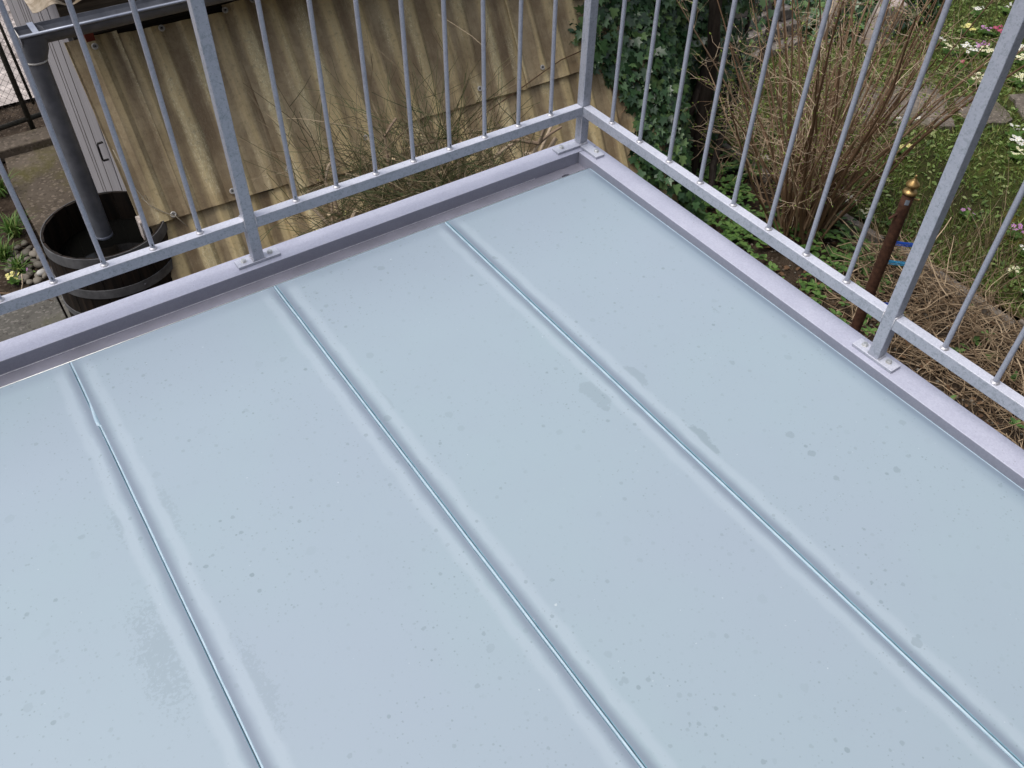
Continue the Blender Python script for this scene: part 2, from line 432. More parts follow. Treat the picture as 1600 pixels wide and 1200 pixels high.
M['dead'] = m_leaf('dead_leaf', [(0.084, 0.049, 0.028), (0.168, 0.098, 0.056), (0.28, 0.168, 0.091)], 0.7, 0.2)
M['bark'] = m_board('dark_bark', (0.022, 0.016, 0.013), (0.062, 0.048, 0.039), (30, 30, 5))
M['rust'] = m_plain('rusty_pipe', (0.05, 0.019, 0.010), (0.11, 0.048, 0.026), 45, 0.85, 0.1, 0.6, 0.004)
M['brass'] = m_plain('tarnished_brass', (0.30, 0.19, 0.07), (0.48, 0.33, 0.14), 60, 0.42, 0.75, 0.2)
M['sticker'] = m_plain('faded_sticker', (0.20, 0.24, 0.30), (0.32, 0.35, 0.40), 200, 0.6)
M['blue'] = m_plain('blue_baler_twine', (0.008, 0.06, 0.48), (0.02, 0.13, 0.62), 300, 0.4)
M['cyan'] = m_plain('pale_blue_twine', (0.03, 0.28, 0.55), (0.08, 0.42, 0.68), 300, 0.4)
M['pebble'] = m_leaf('river_pebble', [(0.12, 0.105, 0.085), (0.18, 0.16, 0.13), (0.25, 0.22, 0.18)], 0.6, 0.4)
M['white_pebble'] = m_plain('white_pebble', (0.45, 0.43, 0.40), (0.55, 0.53, 0.50), 30, 0.55)

# ------------------------------------------------------------------ mesh helpers
class MB:
    def __init__(s):
        s.v = []; s.f = []; s.uv = None
    def add(s, vs, fs):
        o = len(s.v)
        s.v.extend(tuple(q) for q in vs)
        s.f.extend(tuple(i + o for i in f) for f in fs)
    def box(s, x0, x1, y0, y1, z0, z1):
        s.add([(x0, y0, z0), (x1, y0, z0), (x1, y1, z0), (x0, y1, z0), (x0, y0, z1), (x1, y0, z1), (x1, y1, z1), (x0, y1, z1)],
              [(0, 3, 2, 1), (4, 5, 6, 7), (0, 1, 5, 4), (1, 2, 6, 5), (2, 3, 7, 6), (3, 0, 4, 7)])
        return s
    def tube(s, pts, rad, n=6, caps=True):
        pts = [Vector(p) for p in pts]
        if not isinstance(rad, (list, tuple)):
            rad = [rad] * len(pts)
        o = len(s.v)
        ref = Vector((0.31, 0.52, 0.79))
        for i, p in enumerate(pts):
            d = (pts[min(i + 1, len(pts) - 1)] - pts[max(i - 1, 0)])
            if d.length < 1e-9:
                d = Vector((0, 0, 1))
            d.normalize()
            a = d.cross(ref)
            if a.length < 1e-3:
                a = d.cross(Vector((1, 0, 0)))
            a.normalize()
            b = d.cross(a)
            for k in range(n):
                t = 2 * PI * k / n
                s.v.append(tuple(p + (a * math.cos(t) + b * math.sin(t)) * rad[i]))
        for i in range(len(pts) - 1):
            for k in range(n):
                k2 = (k + 1) % n
                s.f.append((o + i * n + k, o + i * n + k2, o + (i + 1) * n + k2, o + (i + 1) * n + k))
        if caps:
            s.f.append(tuple(o + k for k in reversed(range(n))))
            s.f.append(tuple(o + (len(pts) - 1) * n + k for k in range(n)))
        return s
    def lathe(s, prof, c=(0, 0, 0), n=20, cap0=False, cap1=False):
        o = len(s.v)
        for r, z in prof:
            for k in range(n):
                t = 2 * PI * k / n
                s.v.append((c[0] + r * math.cos(t), c[1] + r * math.sin(t), c[2] + z))
        for i in range(len(prof) - 1):
            for k in range(n):
                k2 = (k + 1) % n
                s.f.append((o + i * n + k, o + i * n + k2, o + (i + 1) * n + k2, o + (i + 1) * n + k))
        if cap0:
            s.f.append(tuple(o + k for k in reversed(range(n))))
        if cap1:
            s.f.append(tuple(o + (len(prof) - 1) * n + k for k in range(n)))
        return s
    def mesh(s, name, m=None, smooth=False):
        me = bpy.data.meshes.new(name)
        me.from_pydata(s.v, [], s.f)
        if smooth:
            me.polygons.foreach_set('use_smooth', [True] * len(me.polygons))
        if m is not None:
            me.materials.append(M[m] if isinstance(m, str) else m)
        me.update()
        return me

def link(name, me, parent=None, loc=None, rot=None, scale=None):
    o = bpy.data.objects.new(name, me)
    COL.objects.link(o)
    if parent is not None:
        o.parent = parent
    if loc is not None:
        o.location = loc
    if rot is not None:
        o.rotation_euler = rot
    if scale is not None:
        o.scale = scale
    return o
def tag(o, label=None, cat=None, group=None, kind=None):
    if label: o['label'] = label
    if cat: o['category'] = cat
    if group: o['group'] = group
    if kind: o['kind'] = kind
    return o
def part(name, mb, m, parent=None, smooth=False, bevel=0.0, loc=None, rot=None):
    o = link(name, mb.mesh(name, m, smooth), parent, loc, rot)
    if bevel:
        b = o.modifiers.new('bevel', 'BEVEL')
        b.width = bevel
        b.segments = 2
        b.limit_method = 'ANGLE'
        b.harden_normals = False
    return o
def empty(name, loc=(0, 0, 0), rot=(0, 0, 0)):
    o = link(name, None, None, loc, rot)
    o.empty_display_size = 0.1
    return o
def bx(*a):
    return MB().box(*a)

def scatter(name, tv, tf, pos, rot, scl, m, parent=None, smooth=False):
    """many copies of a small template joined in one mesh"""
    tv = np.asarray(tv, float)
    n = len(pos)
    k = len(tv)
    scl = np.asarray(scl, float).reshape(n, -1)
    if scl.shape[1] == 1:
        scl = np.repeat(scl, 3, 1)
    V = np.einsum('nij,nkj->nki', rot, tv[None] * scl[:, None, :]) + np.asarray(pos)[:, None, :]
    V = V.reshape(-1, 3)
    me = bpy.data.meshes.new(name)
    lens = [len(f) for f in tf]
    tot = sum(lens)
    flat = np.concatenate([np.asarray(f) for f in tf])
    loops = (flat[None] + (np.arange(n) * k)[:, None]).ravel()
    starts1 = np.concatenate([[0], np.cumsum(lens)[:-1]])
    starts = (starts1[None] + (np.arange(n) * tot)[:, None]).ravel()
    me.vertices.add(n * k)
    me.vertices.foreach_set('co', V.astype(np.float32).ravel())
    me.loops.add(n * tot)
    me.loops.foreach_set('vertex_index', loops.astype(np.int32))
    me.polygons.add(n * len(tf))
    me.polygons.foreach_set('loop_start', starts.astype(np.int32))
    me.polygons.foreach_set('loop_total', np.tile(lens, n).astype(np.int32))
    if smooth:
        me.polygons.foreach_set('use_smooth', np.ones(n * len(tf), bool))
    me.materials.append(M[m])
    me.update(calc_edges=True)
    me.validate()
    return link(name, me, parent)

def basis(normals, spin):
    """rotation matrices with local Z on the normal and local Y spun about it"""
    nrm = np.asarray(normals, float)
    nrm = nrm / np.linalg.norm(nrm, axis=1)[:, None]
    ref = np.where(np.abs(nrm[:, 2:3]) < 0.95, np.array([[0., 0., 1.]]), np.array([[0., 1., 0.]]))
    y = ref - (ref * nrm).sum(1)[:, None] * nrm
    y /= np.linalg.norm(y, axis=1)[:, None]
    x = np.cross(y, nrm)
    c, s_ = np.cos(spin)[:, None], np.sin(spin)[:, None]
    x2 = c * x + s_ * y
    y2 = -s_ * x + c * y
    return np.stack([x2, y2, nrm], 2)

def wander(p, d, length, segs, jit=0.15, bend=(0, 0, 0)):
    p = Vector(p); d = Vector(d).normalized()
    out = [p.copy()]
    for i in range(segs):
        d = (d + Vector((random.gauss(0, jit), random.gauss(0, jit), random.gauss(0, jit))) + Vector(bend)).normalized()
        p = p + d * (length / segs)
        out.append(p.copy())
    return out
def taper(r0, r1, n):
    return [r0 + (r1 - r0) * i / (n - 1) for i in range(n)]

G = -2.1          # garden level; the balcony beams' top is z = 0

# ------------------------------------------------------------------ ground, paths, lawn
def sheet(name, pts, z, m, sub=0, amp=0.0, seed=0):
    mb = MB()
    if not sub:
        mb.add([(x, y, z) for x, y in pts], [tuple(range(len(pts)))])
    o = part(name, mb, m)
    return tag(o, kind='structure')
def grid(name, x0, x1, y0, y1, nx, ny, zf, m):
    xs = np.linspace(x0, x1, nx + 1); ys = np.linspace(y0, y1, ny + 1)
    v = [(x, y, zf(x, y)) for y in ys for x in xs]
    f = [(j * (nx + 1) + i, j * (nx + 1) + i + 1, (j + 1) * (nx + 1) + i + 1, (j + 1) * (nx + 1) + i) for j in range(ny) for i in range(nx)]
    mb = MB(); mb.add(v, f)
    return tag(part(name, mb, m, smooth=True), kind='structure')

sheet('ground', [(-90, -60), (120, -60), (120, 120), (-90, 120)], G - 0.03, 'soil')
def soil_h(x, y):
    return G + 0.012 * math.sin(7.3 * x + 2.1 * y) + 0.012 * math.sin(5.1 * y - 3.3 * x) + 0.008 * math.sin(17 * x) * math.cos(15 * y)
grid('garden_bed', -0.75, 3.22, -2.6, 3.9, 70, 110, soil_h, 'soil')
def lawn_h(x, y):
    return G + 0.035 + 0.015 * math.sin(2.3 * x + 1.1 * y) + 0.012 * math.sin(4.1 * y - 1.3 * x)
grid('lawn', 3.30, 14.0, -6.0, 9.0, 60, 80, lawn_h, 'lawn')
sheet('path', [(-1.44, 2.75), (-0.80, 2.75), (-0.80, 5.02), (-1.42, 5.00), (-1.46, 4.6)], G + 0.012, 'path')
sheet('path', [(-1.50, -2.9), (-0.78, -2.9), (-0.78, 2.742), (-1.50, 2.742)], G + 0.008, 'path')
sheet('planting_bed', [(-6, 3.28), (-1.472, 3.28), (-1.472, 4.99), (-6, 4.99)], G + 0.004, 'soil')
sheet('lane', [(-40, 5.75), (30, 5.95), (30, 14.0), (-40, 14.0)], G + 0.0, 'lane')

# ------------------------------------------------------------------ house the balcony is fixed to, unseen, put in dark to block sky light
hw = empty('house', (0, -3.05, G))
part('wall', bx(-7, 7, -0.3, 0, 0, 4.6), 'render', hw)
tag(hw, 'unseen dark house wall that holds the balcony and blocks sky light', 'house')

# ------------------------------------------------------------------ balcony frame
WB = 0.0727
XL, YN = -2.62, -3.04
fr = empty('balcony_frame', (0, 0, 0))
tag(fr, 'galvanised steel beam frame round the glass balcony floor', 'frame')
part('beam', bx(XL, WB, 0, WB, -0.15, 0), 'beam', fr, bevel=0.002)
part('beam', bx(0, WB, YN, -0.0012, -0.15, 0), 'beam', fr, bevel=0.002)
# bearing ledge with a drain hole
mb = MB()
hx, hy, hr = -0.078, -0.042, 0.0115
y0, y1, zt, zb = -0.10, -0.0008, -0.0395, -0.0475
mb.box(XL, hx - 0.04, y0, y1, zb, zt)
mb.box(hx + 0.04, -0.0008, y0, y1, zb, zt)
ring = [(hx + hr * 1.35 * math.cos(2 * PI * k / 16), hy + hr * 0.8 * math.sin(2 * PI * k / 16)) for k in range(16)]
sq = []
for k in range(16):
    a = 2 * PI * k / 16
    c, s_ = math.cos(a), math.sin(a)
    tx = (0.04 / abs(c)) if abs(c) > 1e-6 else 9
    ty = ((y1 - hy) / s_ if s_ > 0 else (y0 - hy) / s_) if abs(s_) > 1e-6 else 9
    q = min(tx, ty)
    sq.append((hx + c * q, hy + s_ * q))
vs = [(x, y, zt) for x, y in ring] + [(x, y, zt) for x, y in sq] + [(x, y, zb - 0.02) for x, y in ring]
fs = []
for k in range(16):
    k2 = (k + 1) % 16
    fs += [(k, 16 + k, 16 + k2, k2), (k, k2, 32 + k2, 32 + k)]
mb.add(vs, fs)
part('ledge', mb, 'ledge', fr)
part('weld_line', MB().tube([(XL + 0.35 * i, -0.0012, -0.0392 + 0.0004 * (i % 2)) for i in range(8)], 0.0013, 5), 'weld', fr)
part('ledge', bx(-0.05, -0.0008, YN, -0.1015, -0.0475, -0.0400), 'ledge', fr)
SEAMS = [-0.536, -1.0694, -1.5983]
for x in SEAMS + [-2.13]:
    part('support_bar', bx(x - 0.03, x + 0.03, YN, -0.102, -0.12, -0.0402), 'beam', fr)
for x in (-2.60,):
    part('beam', bx(x - 0.07, x, YN, -0.0012, -0.15, 0), 'beam', fr, bevel=0.002)

# ------------------------------------------------------------------ glass floor
gf = empty('glass_floor', (0, 0, -0.023))
tag(gf, 'pale blue frosted glass balcony floor of long panels with water stains', 'floor')
GW, GL = 0.526, 2.93
gm = MB()
ch = 0.0015
gm.add([(0, -GL, -0.016), (GW, -GL, -0.016), (GW, 0, -0.016), (0, 0, -0.016),
        (0, -GL, -ch), (GW, -GL, -ch), (GW, 0, -ch), (0, 0, -ch),
        (ch, -GL + ch, 0), (GW - ch, -GL + ch, 0), (GW - ch, -ch, 0), (ch, -ch, 0)],
       [(0, 3, 2, 1), (0, 1, 5, 4), (1, 2, 6, 5), (2, 3, 7, 6), (3, 0, 4, 7), (8, 9, 10, 11),
        (4, 5, 9, 8), (5, 6, 10, 9), (6, 7, 11, 10), (7, 4, 8, 11)])
g_me = gm.mesh('glass_panel', 'glass')
g_me.materials.append(M['glass_edge'])
for i, p_ in enumerate(g_me.polygons):
    p_.material_index = 0 if i == 5 else 1
for xr in (-0.0055, SEAMS[0] - 0.004, SEAMS[1] - 0.004, SEAMS[2] - 0.004):
    link('glass_panel', g_me, gf, (xr - GW, -0.064, 0))
for i, x in enumerate(SEAMS + [-2.13]):
    ys = sorted([-0.066 - 0.081 * k for k in range(37)] + [-0.285, -0.2951, -0.302, -0.3125], reverse=True)
    mb = MB()
    prof = [(-0.0030, -0.004), (-0.0022, 0.0), (-0.0003, 0.0010), (0.0016, 0.0), (0.0024, -0.004)]
    n = len(prof)
    vs = []
    for y in ys:
        w = random.uniform(0.92, 1.12)
        dx = random.uniform(-0.0004, 0.0004)
        if i == 2 and -0.31 < y < -0.28:      # lump where the sealant was smeared
            w, dx = 1.9, -0.0038
        vs += [(x + px * w + dx, max(y, -2.99), pz) for px, pz in prof]
    fs = [(k * n + j, k * n + j + 1, (k + 1) * n + j + 1, (k + 1) * n + j) for k in range(len(ys) - 1) for j in range(n - 1)]
    mb.add(vs, fs)
    part('silicone_joint', mb, 'silicone', gf, smooth=True)
part('edge_highlight', MB().tube([(-2.6, -0.0632, -0.0008), (-0.004, -0.0632, -0.0008)], 0.0013, 6), 'bolt', gf, smooth=True)  # bright tube added to draw the highlight on the glass edge
part('edge_seal', bx(-0.0052, -0.0006, -2.99, -0.064, -0.016, -0.0035), 'silicone', gf)

# ------------------------------------------------------------------ railings
A, W = 0.0198, 0.0298
H0, H1, HT = 0.1077, 0.1395, 1.02
def hexbolt(c):
    mb = MB()
    mb.lathe([(0.0085, 0), (0.0085, 0.0012)], c, 14, True, True)
    mb.lathe([(0.0066, 0.0012), (0.0066, 0.0058), (0.0058, 0.0066)], c, 6, False, True)
    return mb
BAL = MB()
BAL.lathe([(0.0061, 0.0), (0.0061, HT - H1 - 0.0005)], (0, 0, 0), 12)
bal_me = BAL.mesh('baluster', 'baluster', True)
wm = MB().lathe([(0.0105, 0.0), (0.0098, 0.0018), (0.0075, 0.0036), (0.0058, 0.0048)], (0, 0, 0), 12)
weld_me = wm.mesh('weld', 'weld', True)
vm = MB()
vm.add([(0.0052, -0.0022, 0.011), (0.0066, 0, 0.0105), (0.0052, 0.0022, 0.011), (0.0052, 0.0022, 0.017), (0.0066, 0, 0.0178), (0.0052, -0.0022, 0.017)], [(0, 1, 4, 5), (1, 2, 3, 4)])
vent_me = vm.mesh('vent_hole', 'vent')

def fillet(parent, x, y, z, ax, r=0.006):
    """weld bead along a short line"""
    if ax == 'x':
        pts = [(x - W / 2, y, z), (x, y + random.uniform(-.0006, .0006), z), (x + W / 2, y, z)]
    elif ax == 'y':
        pts = [(x, y - W / 2, z), (x + random.uniform(-.0006, .0006), y, z), (x, y + W / 2, z)]
    else:
        pts = [(x, y, z - 0.015), (x, y, z), (x, y, z + 0.015)]
    part('weld', MB().tube(pts, r * 0.45, 5), 'weld', parent, smooth=True)

def post(parent, cx, cy, along, corner=False):
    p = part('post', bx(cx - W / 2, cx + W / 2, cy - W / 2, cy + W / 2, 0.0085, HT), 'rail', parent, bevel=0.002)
    return p

# left-hand run (parallel to X)
CX = A + W / 2
rl = empty('railing', (0, 0, 0))
tag(rl, 'galvanised railing along the far edge, in front of the brown sheets', 'railing', 'balcony railings')
cp = post(rl, CX, CX, 'x', True)
cp['label'] = 'corner post'
PLX = [CX - 1.1037, CX - 2.2074]
for x in PLX:
    p = post(rl, x, CX, 'x')
    pl = part('base_plate', bx(x - 0.060, x + 0.060, A - 0.003, A + W + 0.0025, 0.0004, 0.0085), 'rail', p, bevel=0.0012)
    for dx in (-0.038, 0.037):
        part('bolt', hexbolt((x + dx, CX + 0.002, 0.0085)), 'bolt', p)
    part('weld', MB().tube([(x - W / 2 - 0.001, A - 0.0005, 0.0095), (x - W / 2 - 0.001, A + W, 0.0095)], 0.003, 5), 'weld', p)
    part('weld', MB().tube([(x + W / 2 + 0.001, A - 0.0005, 0.0095), (x + W / 2 + 0.001, A + W, 0.0095)], 0.003, 5), 'weld', p)
# corner feet, one arm along each beam
part('base_plate', bx(-0.067, A + W, A - 0.002, A + W + 0.002, 0.0004, 0.0084), 'rail', cp, bevel=0.0012)
part('bolt', hexbolt((-0.040, 0.0385, 0.0084)), 'bolt', cp)
part('base_plate', bx(A - 0.002, A + W + 0.002, -0.067, A - 0.0035, 0.0004, 0.0084), 'rail', cp, bevel=0.0012)
part('bolt', hexbolt((0.040, -0.040, 0.0084)), 'bolt', cp)
part('weld', MB().tube([(A - 0.001, A - 0.003, 0.011), (A + 0.012, A - 0.004, 0.0105), (A + 0.026, A - 0.003, 0.012)], 0.0032, 5), 'weld', cp)
part('weld', MB().tube([(A - 0.001, A - 0.001, 0.02), (A - 0.001, A - 0.001, 0.10)], 0.0015, 5), 'weld', cp)
segs = [(PLX[0] + W / 2, A - 0.0004), (PLX[1] + W / 2, PLX[0] - W / 2), (XL, PLX[1] - W / 2)]
for x0, x1 in segs:
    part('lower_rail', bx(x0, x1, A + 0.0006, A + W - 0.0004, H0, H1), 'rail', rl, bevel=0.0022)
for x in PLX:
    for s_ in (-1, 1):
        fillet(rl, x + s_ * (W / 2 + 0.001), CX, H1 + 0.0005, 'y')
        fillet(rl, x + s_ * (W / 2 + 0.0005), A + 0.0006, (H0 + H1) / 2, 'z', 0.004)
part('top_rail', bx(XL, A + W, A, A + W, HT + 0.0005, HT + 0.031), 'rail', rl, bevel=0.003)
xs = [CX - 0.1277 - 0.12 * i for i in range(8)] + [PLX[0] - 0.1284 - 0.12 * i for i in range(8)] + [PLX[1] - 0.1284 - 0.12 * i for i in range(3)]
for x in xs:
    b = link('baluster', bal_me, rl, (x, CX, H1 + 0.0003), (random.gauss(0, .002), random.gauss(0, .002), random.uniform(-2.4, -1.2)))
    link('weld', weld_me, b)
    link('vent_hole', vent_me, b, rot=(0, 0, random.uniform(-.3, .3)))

# right-hand run (parallel to Y)
rr = empty('railing', (0, 0, 0))
tag(rr, 'galvanised railing on the right, in front of the garden and bare bush', 'railing', 'balcony railings')
PRY = [CX - 1.1873, CX - 2.3746]
for y in PRY:
    p = post(rr, CX, y, 'y')
    part('base_plate', bx(A - 0.003, A + W + 0.0025, y - 0.060, y + 0.060, 0.0004, 0.0085), 'rail', p, bevel=0.0012)
    for dy in (0.038, -0.035):
        part('bolt', hexbolt((CX + 0.003, y + dy, 0.0085)), 'bolt', p)
    part('weld', MB().tube([(A, y - W / 2 - 0.001, 0.0095), (A + W, y - W / 2 - 0.001, 0.0095)], 0.003, 5), 'weld', p)
    part('weld', MB().tube([(A, y + W / 2 + 0.001, 0.0095), (A + W, y + W / 2 + 0.001, 0.0095)], 0.003, 5), 'weld', p)
segs = [(PRY[0] + W / 2, A - 0.0006), (PRY[1] + W / 2, PRY[0] - W / 2), (YN, PRY[1] - W / 2)]
for y0_, y1_ in segs:
    part('lower_rail', bx(A + 0.0006, A + W - 0.0004, y0_, y1_, H0, H1), 'rail', rr, bevel=0.0022)
for y in PRY:
    for s_ in (-1, 1):
        fillet(rr, CX, y + s_ * (W / 2 + 0.001), H1 + 0.0005, 'x')
        fillet(rr, A + 0.0006, y + s_ * (W / 2 + 0.0005), (H0 + H1) / 2, 'z', 0.004)
part('top_rail', bx(A, A + W, YN, A - 0.0006, HT + 0.0005, HT + 0.031), 'rail', rr, bevel=0.003)
ys = [CX - 0.1397 - 0.1294 * i for i in range(8)] + [PRY[0] - 0.1403 - 0.1294 * i for i in range(8)] + [PRY[1] - 0.1403 - 0.1294 * i for i in range(4)]
for y in ys:
    b = link('baluster', bal_me, rr, (CX, y, H1 + 0.0003), (random.gauss(0, .002), random.gauss(0, .002), random.uniform(-0.6, 0.6)))
    link('weld', weld_me, b)

# ------------------------------------------------------------------ shed with boards, roof, gutter
XW = -1.015
sh = empty('shed', (XW, 2.6, G))
tag(sh, 'grey boarded garden shed behind the brown corrugated sheets', 'shed')
def sh_part(name, mb, m, **k):
    mb.v = [(x - XW, y - 2.6, z - G) for x, y, z in mb.v]
    return part(name, mb, m, sh, **k)
def board_x(y0, y1, z0, z1, c=0.0006):
    """board on the side wall, faces -X, chamfered long edges"""
    xf, xb = XW, XW + 0.018
    prof = [(xb, y0), (xf + c, y0), (xf, y0 + c), (xf, y1 - c), (xf + c, y1), (xb, y1)]
    mb = MB()
    n = len(prof)
    mb.add([(x, y, z0) for x, y in prof] + [(x, y, z1) for x, y in prof],
           [tuple(range(n))[::-1], tuple(range(n, 2 * n))] + [(i, (i + 1) % n, n + (i + 1) % n, n + i) for i in range(n)])
    return mb
def sheet_front(z):            # y of the sloping sheets at height z
    return 2.4 + (0.5 / 0.866) * (z + 0.45)
y = 2.40
while y < 4.86:
    w = random.choice((0.13, 0.2, 0.3, 0.38))
    ztop = min(-0.22 + 0.05 * (y - 2.2), -0.1)
    if y < 2.60:
        ztop = -0.45 + (y - 0.02 - 2.4) * (0.866 / 0.5) - 0.05
        ztop = min(ztop, -0.3)
    sh_part('board', board_x(y, min(y + w - 0.035, 4.84), G + 0.03, ztop), 'board')
    y += w
for i in range(34):            # front wall boards, seen below the gutter
    x0 = XW + 0.02 + i * 0.092
    mb = MB().box(x0, x0 + 0.087, 2.62, 2.638, G + 0.03, -0.16)
    sh_part('board', mb, 'board', bevel=0.003)
sh_part('back_lining', bx(XW + 0.0009, XW + 0.03, 2.645, 4.80, G + 0.02, -0.55), 'batten')
sh_part('batten', bx(XW + 0.01, 2.2, 2.49, 2.535, -0.40, -0.33), 'batten')
sh_part('red_block', bx(-0.965, -0.925, 2.42, 2.46, -0.345, -0.29), 'red')
sh_part('fascia', bx(-1.06, 2.2, 2.24, 2.262, -0.20, -0.035), 'fascia')
# corrugated clear roofing, lobes overhang the gutter
mb = MB()
nx, ny = 230, 3
vs = []
for j in range(ny + 1):
    for i in range(nx + 1):
        x = -1.16 + 3.4 * i / nx
        wv = math.cos(2 * PI * (x + 1.075) / 0.142)
        yy = 2.175 + (1 - wv) * 0.028 * (j == 0) + 2.8 * j / ny
        vs.append((x, yy, -0.045 + 0.022 * wv - 0.022 + 0.05 * (yy - 2.2)))
mb.add(vs, [(j * (nx + 1) + i, j * (nx + 1) + i + 1, (j + 1) * (nx + 1) + i + 1, (j + 1) * (nx + 1) + i) for j in range(ny) for i in range(nx)])
rf = sh_part('roof', mb, 'clear_roof', smooth=True)
so = rf.modifiers.new('solid', 'SOLIDIFY'); so.thickness = 0.002
# door handle on the side wall
sh_part('door_handle', MB().tube([(XW - 0.002, 2.655, -0.94), (XW - 0.028, 2.653, -0.94), (XW - 0.032, 2.653, -0.952), (XW - 0.032, 2.656, -1.03), (XW - 0.028, 2.658, -1.043), (XW - 0.002, 2.658, -1.043)], 0.006, 8), 'black')

gu = empty('gutter', (-1.25, 2.13, -0.11))
tag(gu, 'grey zinc gutter with outlet and downpipe at the shed eaves', 'gutter')
def gu_part(name, mb, m, parent=None, **k):
    mb.v = [(x + 1.25, y - 2.13, z + 0.11) for x, y, z in mb.v]
    return part(name, mb, m, parent or gu, **k)
# trough: half-round extrusion with thickness
def trough(x0, x1):
    mb = MB()
    n = 12
    outer = [(2.13 - 0.060 * math.cos(PI * k / n), -0.11 - 0.062 * math.sin(PI * k / n)) for k in range(n + 1)]
    inner = [(2.13 - 0.057 * math.cos(PI * k / n), -0.11 - 0.059 * math.sin(PI * k / n)) for k in range(n + 1)]
    loop = outer + inner[::-1]
    L = len(loop)
    mb.add([(x0, y, z) for y, z in loop] + [(x1, y, z) for y, z in loop], [(i, (i + 1) % L, L + (i + 1) % L, L + i) for i in range(L)])
    return mb
gu_part('trough', trough(-1.256, 1.75), 'zinc')
gu_part('front_bead', MB().tube([(-1.256 + 0.3 * i, 2.068, -0.106) for i in range(11)], 0.0065, 8), 'zinc_lip', smooth=True)
ec = MB()
n = 12
ec.add([(-1.2575, 2.13, -0.11)] + [(-1.2575, 2.13 - 0.061 * math.cos(PI * k / n), -0.11 - 0.063 * math.sin(PI * k / n)) for k in range(n + 1)], [(0, k + 1, k + 2) for k in range(n)])
o = gu_part('end_cap', ec, 'zinc_lip'); so = o.modifiers.new('solid', 'SOLIDIFY'); so.thickness = 0.002; so.offset = 1
gu_part('rim_band', MB().tube([(-1.2575, 2.068, -0.107), (-1.2575, 2.19, -0.107)], 0.0025, 5), 'screw')
for x in (-1.19, -0.35, 0.6):
    gu_part('bracket', MB().box(x - 0.012, x + 0.012, 2.072, 2.195, -0.1075, -0.1050), 'zinc_lip')
# outlet hopper
mb = MB()
ns = 16
top = []; bot = []
for k in range(ns):
    a = 2 * PI * k / ns
    top.append((-1.205 + 0.056 * math.copysign(abs(math.cos(a)) ** 0.5, math.cos(a)), 2.128 + 0.062 * math.copysign(abs(math.sin(a)) ** 0.5, math.sin(a)), -0.118))
    bot.append((-1.222 + 0.0445 * math.cos(a), 2.128 + 0.0445 * math.sin(a), -0.232))
mid = [((t_[0] + b_[0]) / 2 + 0.3 * (t_[0] - (t_[0] + b_[0]) / 2), (t_[1] + b_[1]) / 2 + 0.3 * (t_[1] - (t_[1] + b_[1]) / 2), -0.185) for t_, b_ in zip(top, bot)]
mb.add(top + mid + bot, [(r * ns + k, r * ns + (k + 1) % ns, (r + 1) * ns + (k + 1) % ns, (r + 1) * ns + k) for r in range(2) for k in range(ns)])
gu_part('outlet', mb, 'zinc', smooth=True)
gu_part('outlet_ring', MB().lathe([(0.0455, -0.004), (0.0475, 0), (0.0455, 0.004)], (-1.222, 2.128, -0.232), 20), 'screw', smooth=True)
dp = gu_part('downpipe', MB().lathe([(0.0405, -1.13), (0.0405, -0.22)], (-1.222, 2.128, 0), 24), 'zinc', smooth=True)
gu_part('pipe_rim', MB().lathe([(0.0405, 0), (0.0418, 0.002), (0.0418, 0.012), (0.0405, 0.014)], (-1.222, 2.128, -1.132), 24), 'zinc_lip', smooth=True)
gu_part('dark_bore', MB().lathe([(0.0001, 0), (0.0385, 0)], (-1.222, 2.128, -1.12), 20), 'vent')

# ------------------------------------------------------------------ sloping corrugated sheets
SD = Vector((0, -0.5, -0.866)); SN = Vector((0, -0.866, 0.5)); SO = Vector((0, 2.4, -0.45))
def sp(x, s_, h=0.0):
    return SO + Vector((x, 0, 0)) + SD * s_ + SN * h
lt = empty('lean_to_cover', (0, 1.9, G))
tag(lt, 'weathered brown corrugated fibreglass sheets sloping down in front of shed', 'lean-to')
RIB = ((0.0, 0.0), (0.030, 0.0), (0.056, 1.0), (0.092, 1.0), (0.118, 0.0), (0.146, 0.0))
def rib_h(x):
    u = x % 0.146
    for (a, ha), (b, hb) in zip(RIB, RIB[1:]):
        if a <= u <= b:
            return ha + (hb - ha) * (u - a) / (b - a)
    return 0.0
def corr(x0, x1, s0, s1, h, skew=0.0, tilt=0.0):
    k0 = int(math.floor(x0 / 0.146)); k1 = int(math.floor(x1 / 0.146))
    cuts = sorted({round(x0, 4), round(x1, 4)} | {round(k * 0.146 + a, 4) for k in range(k0, k1 + 1) for a, _ in RIB[:-1] if x0 < k * 0.146 + a < x1})
    nx = len(cuts) - 1; ny = 12
    me = bpy.data.meshes.new('corrugated_sheet')
    vs = []; uvs = []
    for j in range(ny + 1):
        for x in cuts:
            ss = s0 + (s1 - s0) * j / ny + skew * (x - x0)
            hh = h + 0.015 * rib_h(x) + 0.004 * math.sin(2.1 * x + 2.9 * ss) + tilt * (x - x0)
            v = sp(x + 0.006 * math.sin(2.7 * ss + 5 * x0), ss, hh)
            vs.append((v.x, v.y - 1.9, v.z - G)); uvs.append((x, ss))
    fs = [(j * (nx + 1) + i, (j + 1) * (nx + 1) + i, (j + 1) * (nx + 1) + i + 1, j * (nx + 1) + i + 1) for j in range(ny) for i in range(nx)]
    me.from_pydata(vs, [], fs)
    ul = me.uv_layers.new(name='UVMap')
    li = np.empty(len(me.loops), np.int32); me.loops.foreach_get('vertex_index', li)
    ul.data.foreach_set('uv', np.asarray(uvs, np.float32)[li].ravel())
    me.materials.append(M['sheet'])
    o = link('corrugated_sheet', me, lt)
    so = o.modifiers.new('solid', 'SOLIDIFY'); so.thickness = 0.003; so.offset = -1
    return o
